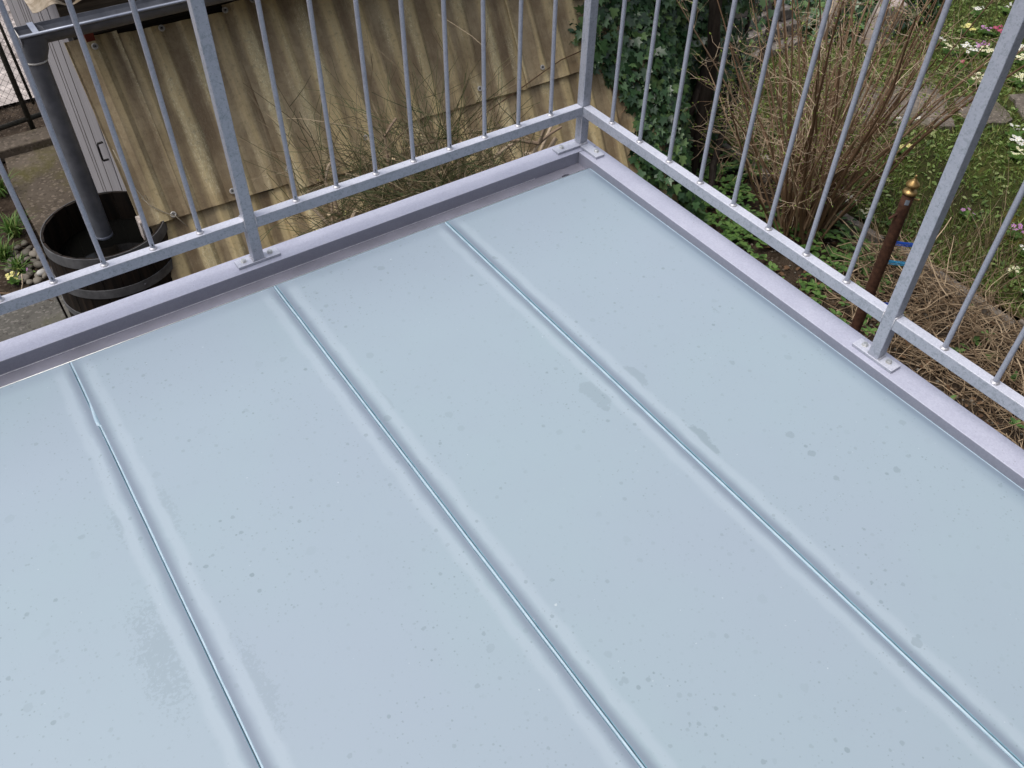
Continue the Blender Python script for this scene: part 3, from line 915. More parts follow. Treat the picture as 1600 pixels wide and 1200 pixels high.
# lower row first (further from the viewer where they lap under)
for a in ((-1.015, -0.36, 0.70, 2.02, 0.000, 0.10), (-0.38, 0.47, 0.74, 2.0, 0.008, 0.02), (0.45, 1.21, 0.575, 1.98, 0.002, 0.03), (1.185, 2.2, 0.60, 1.97, 0.009, 0.03)):
    corr(*a)
for a in ((-1.06, -0.825, -0.135, 0.745, 0.030, 0.0), (-0.835, -0.275, -0.12, 0.745, 0.024, 0.02), (-0.30, 0.43, -0.14, 0.80, 0.032, -0.02), (0.40, 1.28, -0.12, 0.64, 0.027, 0.03), (1.25, 2.12, -0.11, 0.66, 0.034, 0.0)):
    corr(*a)
sm = MB()
sm.lathe([(0.0155, 0), (0.0150, 0.003), (0.0095, 0.0055), (0.0095, 0.002), (0.0001, 0.002)], (0, 0, 0), 14)
sm_me = sm.mesh('screw', 'screw', True)
sh2 = MB().lathe([(0.0048, 0.002), (0.0048, 0.0075), (0.0001, 0.0085)], (0, 0, 0), 6)
sh_me = sh2.mesh('screw_head', 'hoop')
qs = SN.to_track_quat('Z', 'Y').to_euler()
for x, s_ in ((-0.939, -0.088), (-0.622, -0.100), (-0.300, -0.114), (-0.152, -0.132), (-0.585, 0.705), (-0.899, 0.725), (-0.272, 0.69), (0.189, 0.652), (0.941, 0.585), (1.385, 0.574), (0.4, -0.09), (1.0, -0.07)):
    v = sp(x, s_, 0.036 + 0.015 * rib_h(x))
    o = link('screw', sm_me, lt, (v.x, v.y - 1.9, v.z - G), qs)
    link('screw_head', sh_me, o)
# hooked twine and a dry runner on the sheets
def on_sheet(pts, h=0.055):
    return [sp(x, s_, h) for x, s_ in pts]
tag(part('twine', MB().tube(on_sheet([(-1.045, 0.36), (-1.03, 0.52), (-1.005, 0.60), (-1.0, 0.625), (-0.985, 0.63), (-0.99, 0.60), (-1.01, 0.605), (-0.985, 0.655), (-0.94, 0.70), (-0.895, 0.735), (-0.86, 0.80)], 0.056), 0.0028, 6), 'twine', smooth=True), 'thin twine knotted over the left end of the brown sheets', 'twine')
tag(part('ivy_runner', MB().tube(on_sheet([(0.86, 0.74), (1.05, 0.69), (1.22, 0.645), (1.38, 0.60), (1.52, 0.565), (1.72, 0.545)], 0.058), 0.0032, 5), 'stem', smooth=True), 'thin bare runner crossing the brown sheets from the ivy', 'runner')

# ------------------------------------------------------------------ rain barrel
BX, BY, BR = -1.208, 2.127, -1.064
ba = empty('rain_barrel', (BX, BY, G))
tag(ba, 'dark wooden rain barrel with grey hoops under the downpipe', 'barrel')
BH = BR - G
def brad(t):
    return 0.284 + 0.022 * math.sin(PI * max(0, min(1, t)))
NS = 22
for k in range(NS):
    a0 = 2 * PI * (k + 0.02) / NS; a1 = 2 * PI * (k + 0.98) / NS
    mb = MB(); nz = 9
    vs = []
    for j in range(nz + 1):
        t = j / nz; z = BH * t - (random.uniform(0, 0.006) if j == nz else 0)
        ro = brad(t); ri = ro - 0.024 + 0.015 * t
        for a, r in ((a0, ro), ((a0 + a1) / 2, ro * 1.004), (a1, ro), (a1, ri), (a0, ri)):
            vs.append((r * math.cos(a), r * math.sin(a), z))
    fs = [(j * 5 + i, j * 5 + (i + 1) % 5, (j + 1) * 5 + (i + 1) % 5, (j + 1) * 5 + i) for j in range(nz) for i in range(5)]
    fs += [(4, 3, 2, 1, 0), tuple(nz * 5 + i for i in range(5))]
    mb.add(vs, fs)
    part('stave', mb, 'stave', ba)
for t0, t1 in ((0.945, 0.998), (0.78, 0.825), (0.635, 0.67), (0.25, 0.285), (0.03, 0.075)):
    mb = MB()
    z0, z1 = BH * t0, BH * t1
    r0, r1 = brad(t0) + 0.0035, brad(t1) + 0.0035
    mb.lathe([(r0 - 0.003, z0), (r0 + 0.001, z0), (r1 + 0.001, z1), (r1 - 0.003, z1)], (0, 0, 0), 56)
    h = part('hoop', mb, 'hoop', ba)
    part('rivet', MB().lathe([(0.008, 0), (0.006, 0.004), (0.0001, 0.005)], (0, 0, 0), 8), 'hoop', h, loc=((r0 + r1) / 2 * 0.18, -(r0 + r1) / 2 * 0.985, (z0 + z1) / 2), rot=(PI / 2, 0, 0.18))
part('water', MB().lathe([(0.0001, 0), (0.27, 0)], (0, 0, BH - 0.16), 40), 'water', ba)
part('floor_board', MB().lathe([(0.0001, 0), (0.262, 0)], (0, 0, 0.06), 40), 'stave', ba)
tag(part('wood_wedge', bx(-1.075, -1.045, 1.93, 2.00, -1.115, -1.0), 'pale_stone', bevel=0.004), 'small pale block wedged between barrel rim and sheet edge', 'block')

# ------------------------------------------------------------------ left side: fence, kerb, tufts, pebbles
fe = empty('mesh_fence', (-1.14, 5.28, G))
tag(fe, 'dark pipe fence with wire mesh beside the pale lane', 'fence')
fdir = Vector((0.961, 0.275, 0))
fdir = Vector((1.0, 0.16, 0)).normalized()
def fp(t, z):
    return Vector((0, 0, 0)) + fdir * t + Vector((0, 0, z))
part('post', MB().tube([fp(0, 0), fp(0, 1.2)], 0.020, 10), 'fence', fe, smooth=True)
part('post', MB().tube([fp(-1.8, 0), fp(-1.8, 1.2)], 0.020, 10), 'fence', fe, smooth=True)
part('brace', MB().tube([fp(0.10, 0.05) + Vector((0, .35, 0)), fp(0.08, 1.15) + Vector((0, .35, 0))], 0.012, 8), 'fence', fe, smooth=True)
part('bottom_rail', MB().tube([fp(-4, 0.12), fp(0.6, 0.12)], 0.019, 10), 'fence', fe, smooth=True)
mb = MB()
for k in range(60):
    t0 = -2.6 + k * 0.055
    mb.tube([fp(t0, 0.12), fp(t0 + 1.0, 1.12)], 0.0014, 3, False)
    mb.tube([fp(t0 + 1.0, 0.12), fp(t0, 1.12)], 0.0014, 3, False)
o = part('wire_mesh', mb, 'wire', fe); tag(o, kind='stuff')
tag(part('kerb', bx(-6, -0.95, 4.99, 5.19, G - 0.02, G + 0.075), 'path', bevel=0.01), 'long mossy concrete kerb below the pipe fence', 'kerb')
fl = empty('flagstones', (-1.66, 3.0, G)); tag(fl, 'grey mossy flagstones below the railing at far left', 'paving')
for (x0, x1, y0, y1) in ((-2.5, -1.525, 2.62, 3.225), (-1.515, -1.452, 2.66, 3.30), (-2.5, -1.53, 2.0, 2.60), (-3.4, -2.52, 2.2, 3.2)):
    part('flagstone', bx(x0 + 1.66, x1 + 1.66, y0 - 3.0, y1 - 3.0, 0.0, 0.035), 'grey_slab', fl, bevel=0.008)

def blade_tuft(n, h, spread, w, droop):
    mb = MB()
    for i in range(n):
        a = random.uniform(0, 2 * PI)
        d = Vector((math.cos(a), math.sin(a), 0))
        L = h * random.uniform(0.6, 1.1)
        lean = random.uniform(0.15, 1.0) * spread
        pts = []
        for j in range(5):
            t = j / 4
            pts.append(d * (lean * L * t ** 1.6) + Vector((0, 0, L * (t - droop * lean * t * t * 0.55))))
        side = Vector((-d.y, d.x, 0))
        base = Vector((random.gauss(0, .02), random.gauss(0, .02), 0))
        vs = []
        for j, p in enumerate(pts):
            ww = w * (1 - 0.85 * (j / 4) ** 1.5)
            vs += [base + p - side * ww, base + p + side * ww]
        mb.add(vs, [(2 * j, 2 * j + 1, 2 * j + 3, 2 * j + 2) for j in range(4)])
    return mb
for (x, y, n, h, lab) in ((-1.55, 4.50, 70, 0.24, 'green strappy tuft at left edge, furthest from the railing'),
                          (-1.585, 3.95, 80, 0.20, 'large green strappy tuft beside the path, above the pebbles'),
                          (-1.70, 3.72, 60, 0.17, 'green strappy tuft at far left beside the pebbles'),
                          (-1.655, 3.52, 50, 0.15, 'small strappy tuft next to the yellow primrose by the path')):
    t_ = empty('strappy_plant', (x, y, G + 0.01)); tag(t_, lab, 'plant', 'strappy plants in the left bed')
    part('leaves', blade_tuft(n, h, 0.9, 0.006, 1.2), 'tuft', t_)
peb = []
pm = MB()
import bmesh
def pebble_mesh(seed, m='pebble'):
    r = random.Random(seed)
    bm = bmesh.new()
    bmesh.ops.create_icosphere(bm, subdivisions=2, radius=1)
    for v in bm.verts:
        k = 1 + 0.12 * math.sin(3 * v.co.x + seed) + 0.08 * math.cos(4 * v.co.y + 2 * seed)
        v.co *= k
    me = bpy.data.meshes.new('pebble')
    bm.to_mesh(me); bm.free()
    me.polygons.foreach_set('use_smooth', [True] * len(me.polygons))
    me.materials.append(M[m])
    return me
pmes = [pebble_mesh(s_) for s_ in range(4)]
pr = random.Random(5)
placed = []
tries = 0
while len(placed) < 26 and tries < 4000:
    tries += 1
    x = pr.uniform(-1.70, -1.49); y = pr.uniform(3.34, 3.80)
    r = pr.uniform(0.022, 0.036)
    if abs((x + 1.58) / 0.12) + abs((y - 3.56) / 0.26) > 1.15:
        continue
    if any((x - a) ** 2 + (y - b) ** 2 < (r + c) ** 2 * 0.8 for a, b, c in placed):
        continue
    placed.append((x, y, r))
    o = link('pebble', pmes[len(placed) % 4], None, (x, y, G + 0.012 + r * 0.4), (pr.uniform(-.3, .3), pr.uniform(-.3, .3), pr.uniform(0, 6)), (r * 1.15, r * 0.85, r * 0.6))
    tag(o, 'brown rounded pebble in the heap between path and strappy plants', 'pebble', 'pebbles beside the path')
o = link('pebble', pebble_mesh(9, 'white_pebble'), None, (-1.535, 3.405, G + 0.03), (0, 0.1, 0.4), (0.036, 0.024, 0.02))
tag(o, 'pale white pebble at the front of the pebble heap', 'pebble')
o = part('vine_twig', MB().tube([(-1.95, 2.85, -1.72), (-1.80, 2.87, -1.75), (-1.69, 2.86, -1.80), (-1.60, 2.85, -1.86), (-1.55, 2.83, -1.9)], [0.007, 0.006, 0.005, 0.004, 0.002], 6), 'twig', smooth=True)
for q in (((-1.80, 2.87, -1.75), (-1.78, 2.9, -1.66)), ((-1.69, 2.86, -1.80), (-1.64, 2.9, -1.70)), ((-1.93, 2.85, -1.72), (-1.95, 2.6, -1.9)), ((-1.95, 2.85, -1.72), (-2.05, 2.9, G))):
    part('side_shoot', MB().tube([q[0], ((q[0][0] + q[1][0]) / 2 + .006, (q[0][1] + q[1][1]) / 2, (q[0][2] + q[1][2]) / 2), q[1]], [0.004, 0.0035, 0.003], 5), 'twig', o, smooth=True)
tag(o, 'bare reddish vine twig over the flagstones at far left', 'twig')

# ------------------------------------------------------------------ right garden: edging, stepping slabs
ed = empty('edging', (3.26, 0, G)); tag(ed, 'weathered concrete edging strip between bed and lawn', 'edging')
y = 2.6
while y > -3.5:
    L = 0.98
    dx = 0.05 * (0.9 - y) * 0.55
    part('edging_stone', bx(-0.028, 0.028, -L / 2, L / 2, -0.05, 0.075 + random.uniform(-.008, .008)), 'edging', ed, bevel=0.006, loc=(dx - 0.02, y - L / 2, 0), rot=(random.gauss(0, .008), random.gauss(0, .02), -0.028 + random.gauss(0, .006)))
    y -= L + 0.008
def slab(pts, lab, h=0.05):
    out = []
    for i, (x, y) in enumerate(pts):
        x2, y2 = pts[(i + 1) % len(pts)]
        for k in range(4):
            t = k / 4
            out.append((x + (x2 - x) * t + random.gauss(0, .014), y + (y2 - y) * t + random.gauss(0, .014)))
    pts = out
    mb = MB()
    n = len(pts)
    z0, z1 = lawn_h(pts[0][0], pts[0][1]) - 0.05, G + 0.062
    mb.add([(x, y, z0) for x, y in pts] + [(x, y, z1) for x, y in pts], [tuple(range(n))[::-1], tuple(range(n, 2 * n))] + [(i, (i + 1) % n, n + (i + 1) % n, n + i) for i in range(n)])
    return tag(part('stepping_slab', mb, 'slab'), lab, 'slab', 'stepping slabs in the lawn')
slab([(4.32, 1.78), (4.42, 1.72), (4.93, 1.32), (5.22, 1.62), (5.46, 1.90), (5.0, 2.18), (4.86, 2.24)], 'large worn aggregate slab in the lawn behind the bush twigs')
slab([(5.05, 1.26), (5.42, 1.12), (5.62, 1.42), (5.58, 1.52), (5.32, 1.62)], 'small worn slab in the lawn just behind the right post')
slab([(5.52, 1.10), (5.86, 0.98), (6.12, 1.26), (5.78, 1.40)], 'worn slab in the lawn at the right picture edge')

# ------------------------------------------------------------------ grass
def seen_density(n, x0, x1, y0, y1):
    return np.stack([rng.uniform(x0, x1, n), rng.uniform(y0, y1, n)], 1)
slabs_poly = [(4.3, 5.45, 1.35, 2.2), (5.08, 5.6, 1.15, 1.6), (5.55, 6.1, 1.02, 1.38)]
def lawn_pts(n, x0=3.32, x1=8.6, y0=-1.7, y1=4.2):
    P = seen_density(n, x0, x1, y0, y1)
    ok = np.ones(n, bool)
    # inside the big slab (rotated square) no blades
    for (a, b, c, d) in slabs_poly:
        cx, cy = (a + b) / 2, (c + d) / 2
        u = (P[:, 0] - cx) * 0.77 - (P[:, 1] - cy) * 0.64
        v = (P[:, 0] - cx) * 0.64 + (P[:, 1] - cy) * 0.77
        ok &= ~((np.abs(u) < (b - a) * 0.30) & (np.abs(v) < (d - c) * 0.37))
    P = P[ok]
    dens = 0.5 + 0.5 * np.sin(3.1 * P[:, 0] + 1.7 * P[:, 1]) * np.cos(2.3 * P[:, 1] - 1.1 * P[:, 0]) + 0.25 * np.sin(9 * P[:, 0]) * np.cos(8 * P[:, 1])
    P = P[rng.uniform(0, 1, len(P)) < np.clip(0.45 + 0.6 * dens, 0.15, 1)]
    return P
P = lawn_pts(95000)
n = len(P)
z = np.array([lawn_h(a, b) for a, b in P])
pos = np.column_stack([P, z])
lean = np.column_stack([rng.normal(0, 0.75, n), rng.normal(0, 0.75, n), np.ones(n)])
rot = basis(lean, rng.uniform(0, 2 * PI, n))
blade_v = [(-0.5, 0, 0), (0.5, 0, 0), (-0.42, 0.12, 0.5), (0.42, 0.12, 0.5), (0, 0.38, 0.95)]
blade_f = [(0, 1, 3, 2), (2, 3, 4)]
L = rng.uniform(0.03, 0.085, n)
scl = np.column_stack([rng.uniform(0.0035, 0.007, n), L, L])
tag(scatter('grass', blade_v, blade_f, pos, rot, scl, 'grass'), 'short mossy green grass of the lawn', 'grass', kind='stuff')
# broad lawn weeds
P = lawn_pts(17000); n = len(P)
leaf_v = [(0, 0, 0), (-0.28, 0.35, 0.06), (0, 0.4, 0.0), (0.28, 0.35, 0.06), (-0.22, 0.75, 0.04), (0, 0.8, -0.02), (0.22, 0.75, 0.04), (0, 1.05, -0.08)]
leaf_f = [(0, 2, 1), (0, 3, 2), (1, 2, 5, 4), (2, 3, 6, 5), (4, 5, 7), (5, 6, 7)]
pos = np.column_stack([P, np.array([lawn_h(a, b) for a, b in P]) + 0.012])
rot = basis(np.column_stack([rng.normal(0, 0.35, n), rng.normal(0, 0.35, n), np.ones(n)]), rng.uniform(0, 2 * PI, n))
tag(scatter('lawn_weeds', leaf_v, leaf_f, pos, rot, rng.uniform(0.022, 0.055, n), 'lawnleaf'), 'broad-leaved weeds among the lawn grass', 'weeds', kind='stuff')

# ------------------------------------------------------------------ primroses
petal = MB()
for k in range(5):
    a = 2 * PI * k / 5
    d = Vector((math.cos(a), math.sin(a), 0)); s_ = Vector((-d.y, d.x, 0))
    petal.add([d * 0.0025, d * 0.009 - s_ * 0.0062 + Vector((0, 0, .0015)), d * 0.0165 - s_ * 0.0055 + Vector((0, 0, .001)), d * 0.015, d * 0.0165 + s_ * 0.0055 + Vector((0, 0, .001)), d * 0.009 + s_ * 0.0062 + Vector((0, 0, .0015))], [(0, 1, 2, 3), (0, 3, 4, 5)])
petal.lathe([(0.0001, 0.0012), (0.0032, 0.0010)], (0, 0, 0), 6)
fl_me = {}
for key in ('fl_cream', 'fl_yellow', 'fl_white', 'fl_pink', 'fl_red'):
    me = petal.mesh('flower', key)
    me.materials.append(M['eye'])
    for i, p_ in enumerate(me.polygons):
        p_.material_index = 0 if i < 10 else 1
    fl_me[key] = me
ros = []
for v_ in range(3):
    n = 11
    th = np.arange(n) * 2.39996 + v_
    nr = np.column_stack([-np.cos(th) * 0.45, -np.sin(th) * 0.45, np.ones(n)])
    tilt = rng.uniform(0.2, 0.7, n)
    mats = []
    for i in range(n):
        yv = np.array([math.cos(th[i]), math.sin(th[i]), tilt[i]]); yv /= np.linalg.norm(yv)
        xv = np.cross(yv, [0, 0, 1]); xv /= np.linalg.norm(xv)
        zv = np.cross(xv, yv)
        mats.append(np.stack([xv, yv, zv], 1))
    o = scatter('leaves', leaf_v, leaf_f, np.zeros((n, 3)), np.array(mats), rng.uniform(0.05, 0.085, n), 'primleaf')
    ros.append(o.data)
    bpy.data.objects.remove(o)
def primrose(x, y, col, nf, lab, size=1.0, z=None, spread=0.05):
    z = lawn_h(x, y) if z is None else z
    e = empty('primrose', (x, y, z + 0.005), (0, 0, random.uniform(0, 6)))
    e.scale = (size,) * 3
    tag(e, lab, 'primrose', 'primroses in flower')
    link('leaves', ros[random.randrange(3)], e)
    for i in range(nf):
        a = i * 2.39996; r = spread * math.sqrt((i + 0.3) / nf) * random.uniform(0.8, 1.2)
        link('flower', fl_me[col], e, (r * math.cos(a), r * math.sin(a), 0.065 + random.uniform(-.012, .015)), (random.gauss(0, .35), random.gauss(0, .35), random.uniform(0, 6)), (random.uniform(0.85, 1.15),) * 3)
PRIM = [
 (4.31, 1.31, 'fl_yellow', 7, 'pale yellow primrose on the grass just left of the right post', 1.1),
 (4.72, 1.54, 'fl_white', 3, 'tiny white primrose at the near edge of the large slab', 0.8),
 (4.60, 1.62, 'fl_white', 3, 'white primrose against the near corner of the large slab', 0.8),
 (5.72, 1.69, 'fl_cream', 9, 'cream primrose beside the far right corner of the large slab', 1.1),
 (6.15, 2.06, 'fl_white', 16, 'big white primrose clump beyond the large slab, left of the post', 1.3),
 (6.02, 2.17, 'fl_cream', 12, 'cream primrose clump touching the big white clump on its left', 1.2),
 (6.30, 2.00, 'fl_cream', 10, 'cream primrose clump between white clump and right post', 1.1),
 (6.12, 2.34, 'fl_white', 6, 'white primrose behind the cream clumps beyond the slab', 1.0),
 (6.52, 2.35, 'fl_yellow', 12, 'yellow primrose clump beside the crimson patch', 1.2),
 (6.95, 2.55, 'fl_white', 6, 'white primrose behind the crimson patch near the top', 1.1),
 (7.25, 2.42, 'fl_white', 6, 'white primrose by the post, near the top of the lawn', 1.1),
 (6.36, 2.07, 'fl_pink', 12, 'mauve primrose clump in front of the crimson patch', 1.1),
 (6.68, 2.28, 'fl_pink', 7, 'mauve primrose clump left of the crimson patch', 1.0),
 (6.75, 2.18, 'fl_red', 12, 'crimson primrose patch in the far lawn', 1.2),
 (5.86, 1.96, 'fl_red', 3, 'single crimson primrose above the far edge of the large slab', 0.9),
 (6.60, 1.84, 'fl_white', 12, 'white primrose clump right of the post near the edge', 1.2),
 (6.45, 1.72, 'fl_cream', 10, 'cream primrose clump right of the post, in front of white clump', 1.2),
 (6.05, 1.52, 'fl_cream', 9, 'cream primrose clump right of the post above the small slab', 1.2),
 (5.07, 0.87, 'fl_white', 10, 'white primrose clump on the grass right of the post', 1.2),
 (5.22, 0.98, 'fl_white', 7, 'white primrose at the right edge below the small slabs', 1.1),
 (4.95, 0.78, 'fl_cream', 6, 'cream primrose in front of the white clump right of post', 1.0),
 (3.37, 1.06, 'fl_white', 9, 'white primrose in the gap just beyond the edging, left one', 1.0),
 (3.345, 0.89, 'fl_cream', 7, 'cream primrose just beyond the edging, nearest the rusty post', 0.9),
 (3.42, 1.20, 'fl_white', 6, 'white primrose beyond the edging, nearest the bush', 0.9),
 (3.26, 1.79, 'fl_white', 8, 'white primrose at far end of the edging behind the bush', 0.9),
 (3.20, 1.84, 'fl_yellow', 6, 'yellow primrose at far end of the edging behind the bush', 0.9),
 (3.62, -0.08, 'fl_cream', 4, 'cream primrose beyond the brushwood at the right edge', 0.9),
 (3.52, -0.26, 'fl_white', 6, 'white primrose low at the right edge by the edging', 1.0),
 (3.90, 0.02, 'fl_white', 6, 'white primrose on the lawn above the brushwood, right edge', 0.9),
 (3.47, 0.73, 'fl_pink', 6, 'mauve primrose behind the rusty post', 1.0),
 (4.02, 0.18, 'fl_pink', 7, 'mauve primrose on the lawn between the two right balusters', 1.0),
 (3.98, 0.52, 'fl_pink', 4, 'mauve primrose on the lawn just right of the post', 0.9),
 (4.75, 0.45, 'fl_white', 2, 'single white bloom on open lawn right of the post', 0.8),
 (3.36, 1.55, 'fl_pink', 4, 'mauve primrose among the bush stems', 0.9),
]
for a in PRIM:
    primrose(*a)
primrose(-1.70, 3.41, 'fl_yellow', 8, 'yellow primrose in the left bed below the strappy plants', 0.8, G + 0.01)
primrose(-1.62, 3.46, 'fl_pink', 1, 'single mauve primrose in the left bed by the pebbles', 0.7, G + 0.01)

# ------------------------------------------------------------------ ground cover and litter in the bed
def bed_clumps(n, x0, x1, y0, y1, keep):
    P = seen_density(n, x0, x1, y0, y1)
    return P[[bool(keep(a, b)) for a, b in P]]
def in_bed(a, b):
    f = math.sin(5.2 * a + 1.3) * math.cos(4.1 * b) + 0.4 * math.sin(13 * a) * math.cos(11 * b)
    if b < 0.05:
        return random.random() < 0.04
    if b < 0.5:
        return random.random() < 0.5 and f > -0.4
    return f > -0.75
C_ = bed_clumps(1500, 1.9, 3.2, -0.9, 2.4, in_bed)
lp, lr, ls = [], [], []
for a, b in C_:
    h = random.uniform(0.03, 0.09)
    for k in range(random.randint(4, 7)):
        th = random.uniform(0, 2 * PI)
        tl = random.uniform(-0.1, 0.45)
        yv = np.array([math.cos(th), math.sin(th), tl]); yv /= np.linalg.norm(yv)
        xv = np.cross(yv, [0, 0, 1]); xv /= np.linalg.norm(xv)
        zv = np.cross(xv, yv)
        lp.append((a, b, G + h)); lr.append(np.stack([xv, yv, zv], 1)); ls.append(random.uniform(0.03, 0.055))
tag(scatter('ground_cover', leaf_v, leaf_f, np.array(lp), np.array(lr), np.array(ls), 'weed'), 'low green ground elder covering the garden bed', 'ground cover', kind='stuff')
P = seen_density(2600, 1.2, 3.2, -1.8, 2.6); n = len(P)
pos = np.column_stack([P, np.array([soil_h(a, b) for a, b in P]) + 0.012])
rot = basis(np.column_stack([rng.normal(0, 0.5, n), rng.normal(0, 0.5, n), np.ones(n)]), rng.uniform(0, 2 * PI, n))
tag(scatter('leaf_litter', leaf_v, leaf_f, pos, rot, rng.uniform(0.015, 0.05, n), 'dead'), 'dead brown leaves lying on the soil', 'leaf litter', kind='stuff')
P = seen_density(900, 1.4, 3.2, -1.9, 1.2); n = len(P)
oct_v = [(1, 0, 0), (-1, 0, 0), (0, .8, 0), (0, -.8, 0), (0, 0, .6), (0, 0, -.6)]
oct_f = [(0, 2, 4), (2, 1, 4), (1, 3, 4), (3, 0, 4), (2, 0, 5), (1, 2, 5), (3, 1, 5), (0, 3, 5)]
pos = np.column_stack([P, np.array([soil_h(a, b) for a, b in P]) + 0.006])
rot = basis(np.column_stack([rng.normal(0, 0.3, n), rng.normal(0, 0.3, n), np.ones(n)]), rng.uniform(0, 2 * PI, n))
tag(scatter('soil_stones', oct_v, oct_f, pos, rot, rng.uniform(0.006, 0.02, n) , 'pebble', smooth=True), 'small stones on the dark soil', 'stones', kind='stuff')

# ------------------------------------------------------------------ bare bush with many stems
bu = empty('bare_bush', (2.90, 1.05, G))
tag(bu, 'tall bare brown bush of many stems just budding, behind right railing', 'bush')
def local(pts, o):
    return [Vector(p) - Vector(o) for p in pts]
BO = (2.90, 1.05, G)
twig = MB(); bud_p = []; bud_d = []
def twiglet(p, d, L, r, depth):
    pts = wander(p, d, L, 4, 0.30, (0, 0, 0.01))
    twig.tube(pts, taper(r, r * 0.45, 5), 3, False)
    for k in (2, 4):
        if random.random() < 0.5:
            bud_p.append(tuple(pts[k])); bud_d.append(tuple((pts[k] - pts[k - 1]).normalized() + Vector((random.gauss(0, .4), random.gauss(0, .4), random.gauss(0, .4)))))
    if depth > 0:
        for k in range(random.randint(1, 3)):
            q = pts[random.randint(1, 3)]
            dd = (Vector(d).normalized() + Vector((random.gauss(0, .7), random.gauss(0, .7), random.gauss(0, .5)))).normalized()
            twiglet(q, dd, L * random.uniform(0.4, 0.75), r * 0.65, depth - 1)
NST = 95
for i in range(NST):
    a = random.uniform(0, 2 * PI); rr_ = math.sqrt(random.random())
    b = Vector((2.90 + 0.19 * rr_ * math.cos(a) + random.gauss(0, .03), 1.05 + 0.15 * rr_ * math.sin(a), G - 0.01))
    out = Vector(((b.x - 2.90) * 1.6 + random.gauss(0.06, 0.18), (b.y - 1.05) * 1.4 + random.gauss(0.05, 0.18), 1.0))
    if random.random() < 0.25:
        out += Vector((random.uniform(0.15, 0.5), random.uniform(-0.15, 0.3), -0.05))
    if random.random() < 0.14:
        out += Vector((random.uniform(-0.12, 0.05), random.uniform(0.0, 0.25), -0.05))
    L = random.uniform(1.15, 2.1)
    pts = wander(b, out, L, 8, 0.06, (0, 0, -0.012))
    r0 = random.uniform(0.006, 0.0135)
    part('stem', MB().tube(local(pts, BO), taper(r0, r0 * 0.35, 9), 6, False), 'stem', bu, smooth=True)
    for k in range(random.randint(7, 13)):
        j = random.randint(2, 8)
        d = (pts[j] - pts[j - 1]).normalized() + Vector((random.gauss(0, .75), random.gauss(0, .75), random.gauss(0, .5)))
        twiglet(pts[j] - Vector(BO), d, random.uniform(0.10, 0.32), random.uniform(0.0013, 0.0026), 1)
o = part('twigs', twig, 'twig', bu); tag(o, kind='stuff')
n = len(bud_p)
nr = basis(np.array(bud_d), rng.uniform(0, 2 * PI, n))
bud_v = [(0, 0, 0), (0.28, 0, 0.4), (-0.14, 0.24, 0.4), (-0.14, -0.24, 0.4), (0, 0, 1)]
bud_f = [(0, 2, 1), (0, 3, 2), (0, 1, 3), (1, 2, 4), (2, 3, 4), (3, 1, 4)]
o = scatter('buds', bud_v, bud_f, np.array(bud_p), nr, rng.uniform(0.010, 0.024, n), 'bud', bu); tag(o, kind='stuff')

# pale arching sprays left of the bush
sp_ = empty('budding_shrub', (3.22, 1.78, G)); tag(sp_, 'thin pale twigs with fresh green buds between trunk and bush', 'shrub')
SO_ = (3.22, 1.78, G)
twig = MB(); bud_p = []; bud_d = []
for i in range(16):
    b = Vector((3.22 + random.gauss(0, .08), 1.78 + random.gauss(0, .08), G))
    out = Vector((random.gauss(-0.12, 0.3), random.gauss(0.02, 0.3), 1))
    pts = wander(b, out, random.uniform(0.7, 1.35), 9, 0.12, (-0.01, 0, -0.05))
    r0 = random.uniform(0.004, 0.008)
    part('stem', MB().tube(local(pts, SO_), taper(r0, r0 * 0.4, 10), 5, False), 'twig', sp_, smooth=True)
    for k in range(10):
        j = random.randint(3, 9)
        d = (pts[j] - pts[j - 1]).normalized() * 0.6 + Vector((random.gauss(-.1, .8), random.gauss(0, .8), random.gauss(0, .5)))
        twiglet(pts[j] - Vector(SO_), d, random.uniform(0.15, 0.42), random.uniform(0.0018, 0.003), 1)
o = part('twigs', twig, 'twig', sp_); tag(o, kind='stuff')
n = len(bud_p)
o = scatter('buds', bud_v, bud_f, np.array(bud_p), basis(np.array(bud_d), rng.uniform(0, 2 * PI, n)), rng.uniform(0.014, 0.03, n), 'bud', sp_); tag(o, kind='stuff')

# ------------------------------------------------------------------ brushwood in front of the edging
mb = MB()
for i in range(1500):
    x = random.gauss(2.85, 0.28); y = random.uniform(-1.1, 0.55)
    if not 2.1 < x < 3.35:
        continue
    hz = max(0.0, 0.30 - 0.9 * abs(x - 2.95) - 0.25 * max(0, -0.35 - y))
    zz = G + 0.02 + random.uniform(0, 1) * hz
    a = random.uniform(0, 2 * PI)
    d = (math.cos(a), math.sin(a), random.gauss(0.12, 0.3))
    L_ = random.uniform(0.08, 0.42)
    pts = wander((x, y, zz), d, L_, 4, 0.2, (0, 0, -0.05))
    pts = [Vector((q.x, q.y, max(q.z, G + 0.012))) for q in pts]
    r = random.choice((0.0014, 0.0018, 0.0024, 0.003, 0.0045))
    mb.tube(pts, taper(r, r * 0.6, 5), 3, False)
tag(part('brushwood', mb, 'brush'), 'tangled dry brushwood twigs heaped beside the concrete edging', 'brushwood', kind='stuff')
gd = MB()
for i in range(260):       # upright dry stalks on the lawn edge
    x = random.gauss(3.55, 0.25); y = random.gauss(0.15, 0.28)
    pts = wander((x, y, G + 0.03), (random.gauss(0, .35), random.gauss(0, .35), 1), random.uniform(0.12, 0.42), 4, 0.12)
    gd.tube(pts, taper(0.0022, 0.001, 5), 3, False)
tag(part('dry_stalks', gd, 'brush'), 'thin upright dry stalks at the lawn edge behind the brushwood', 'stalks', kind='stuff')

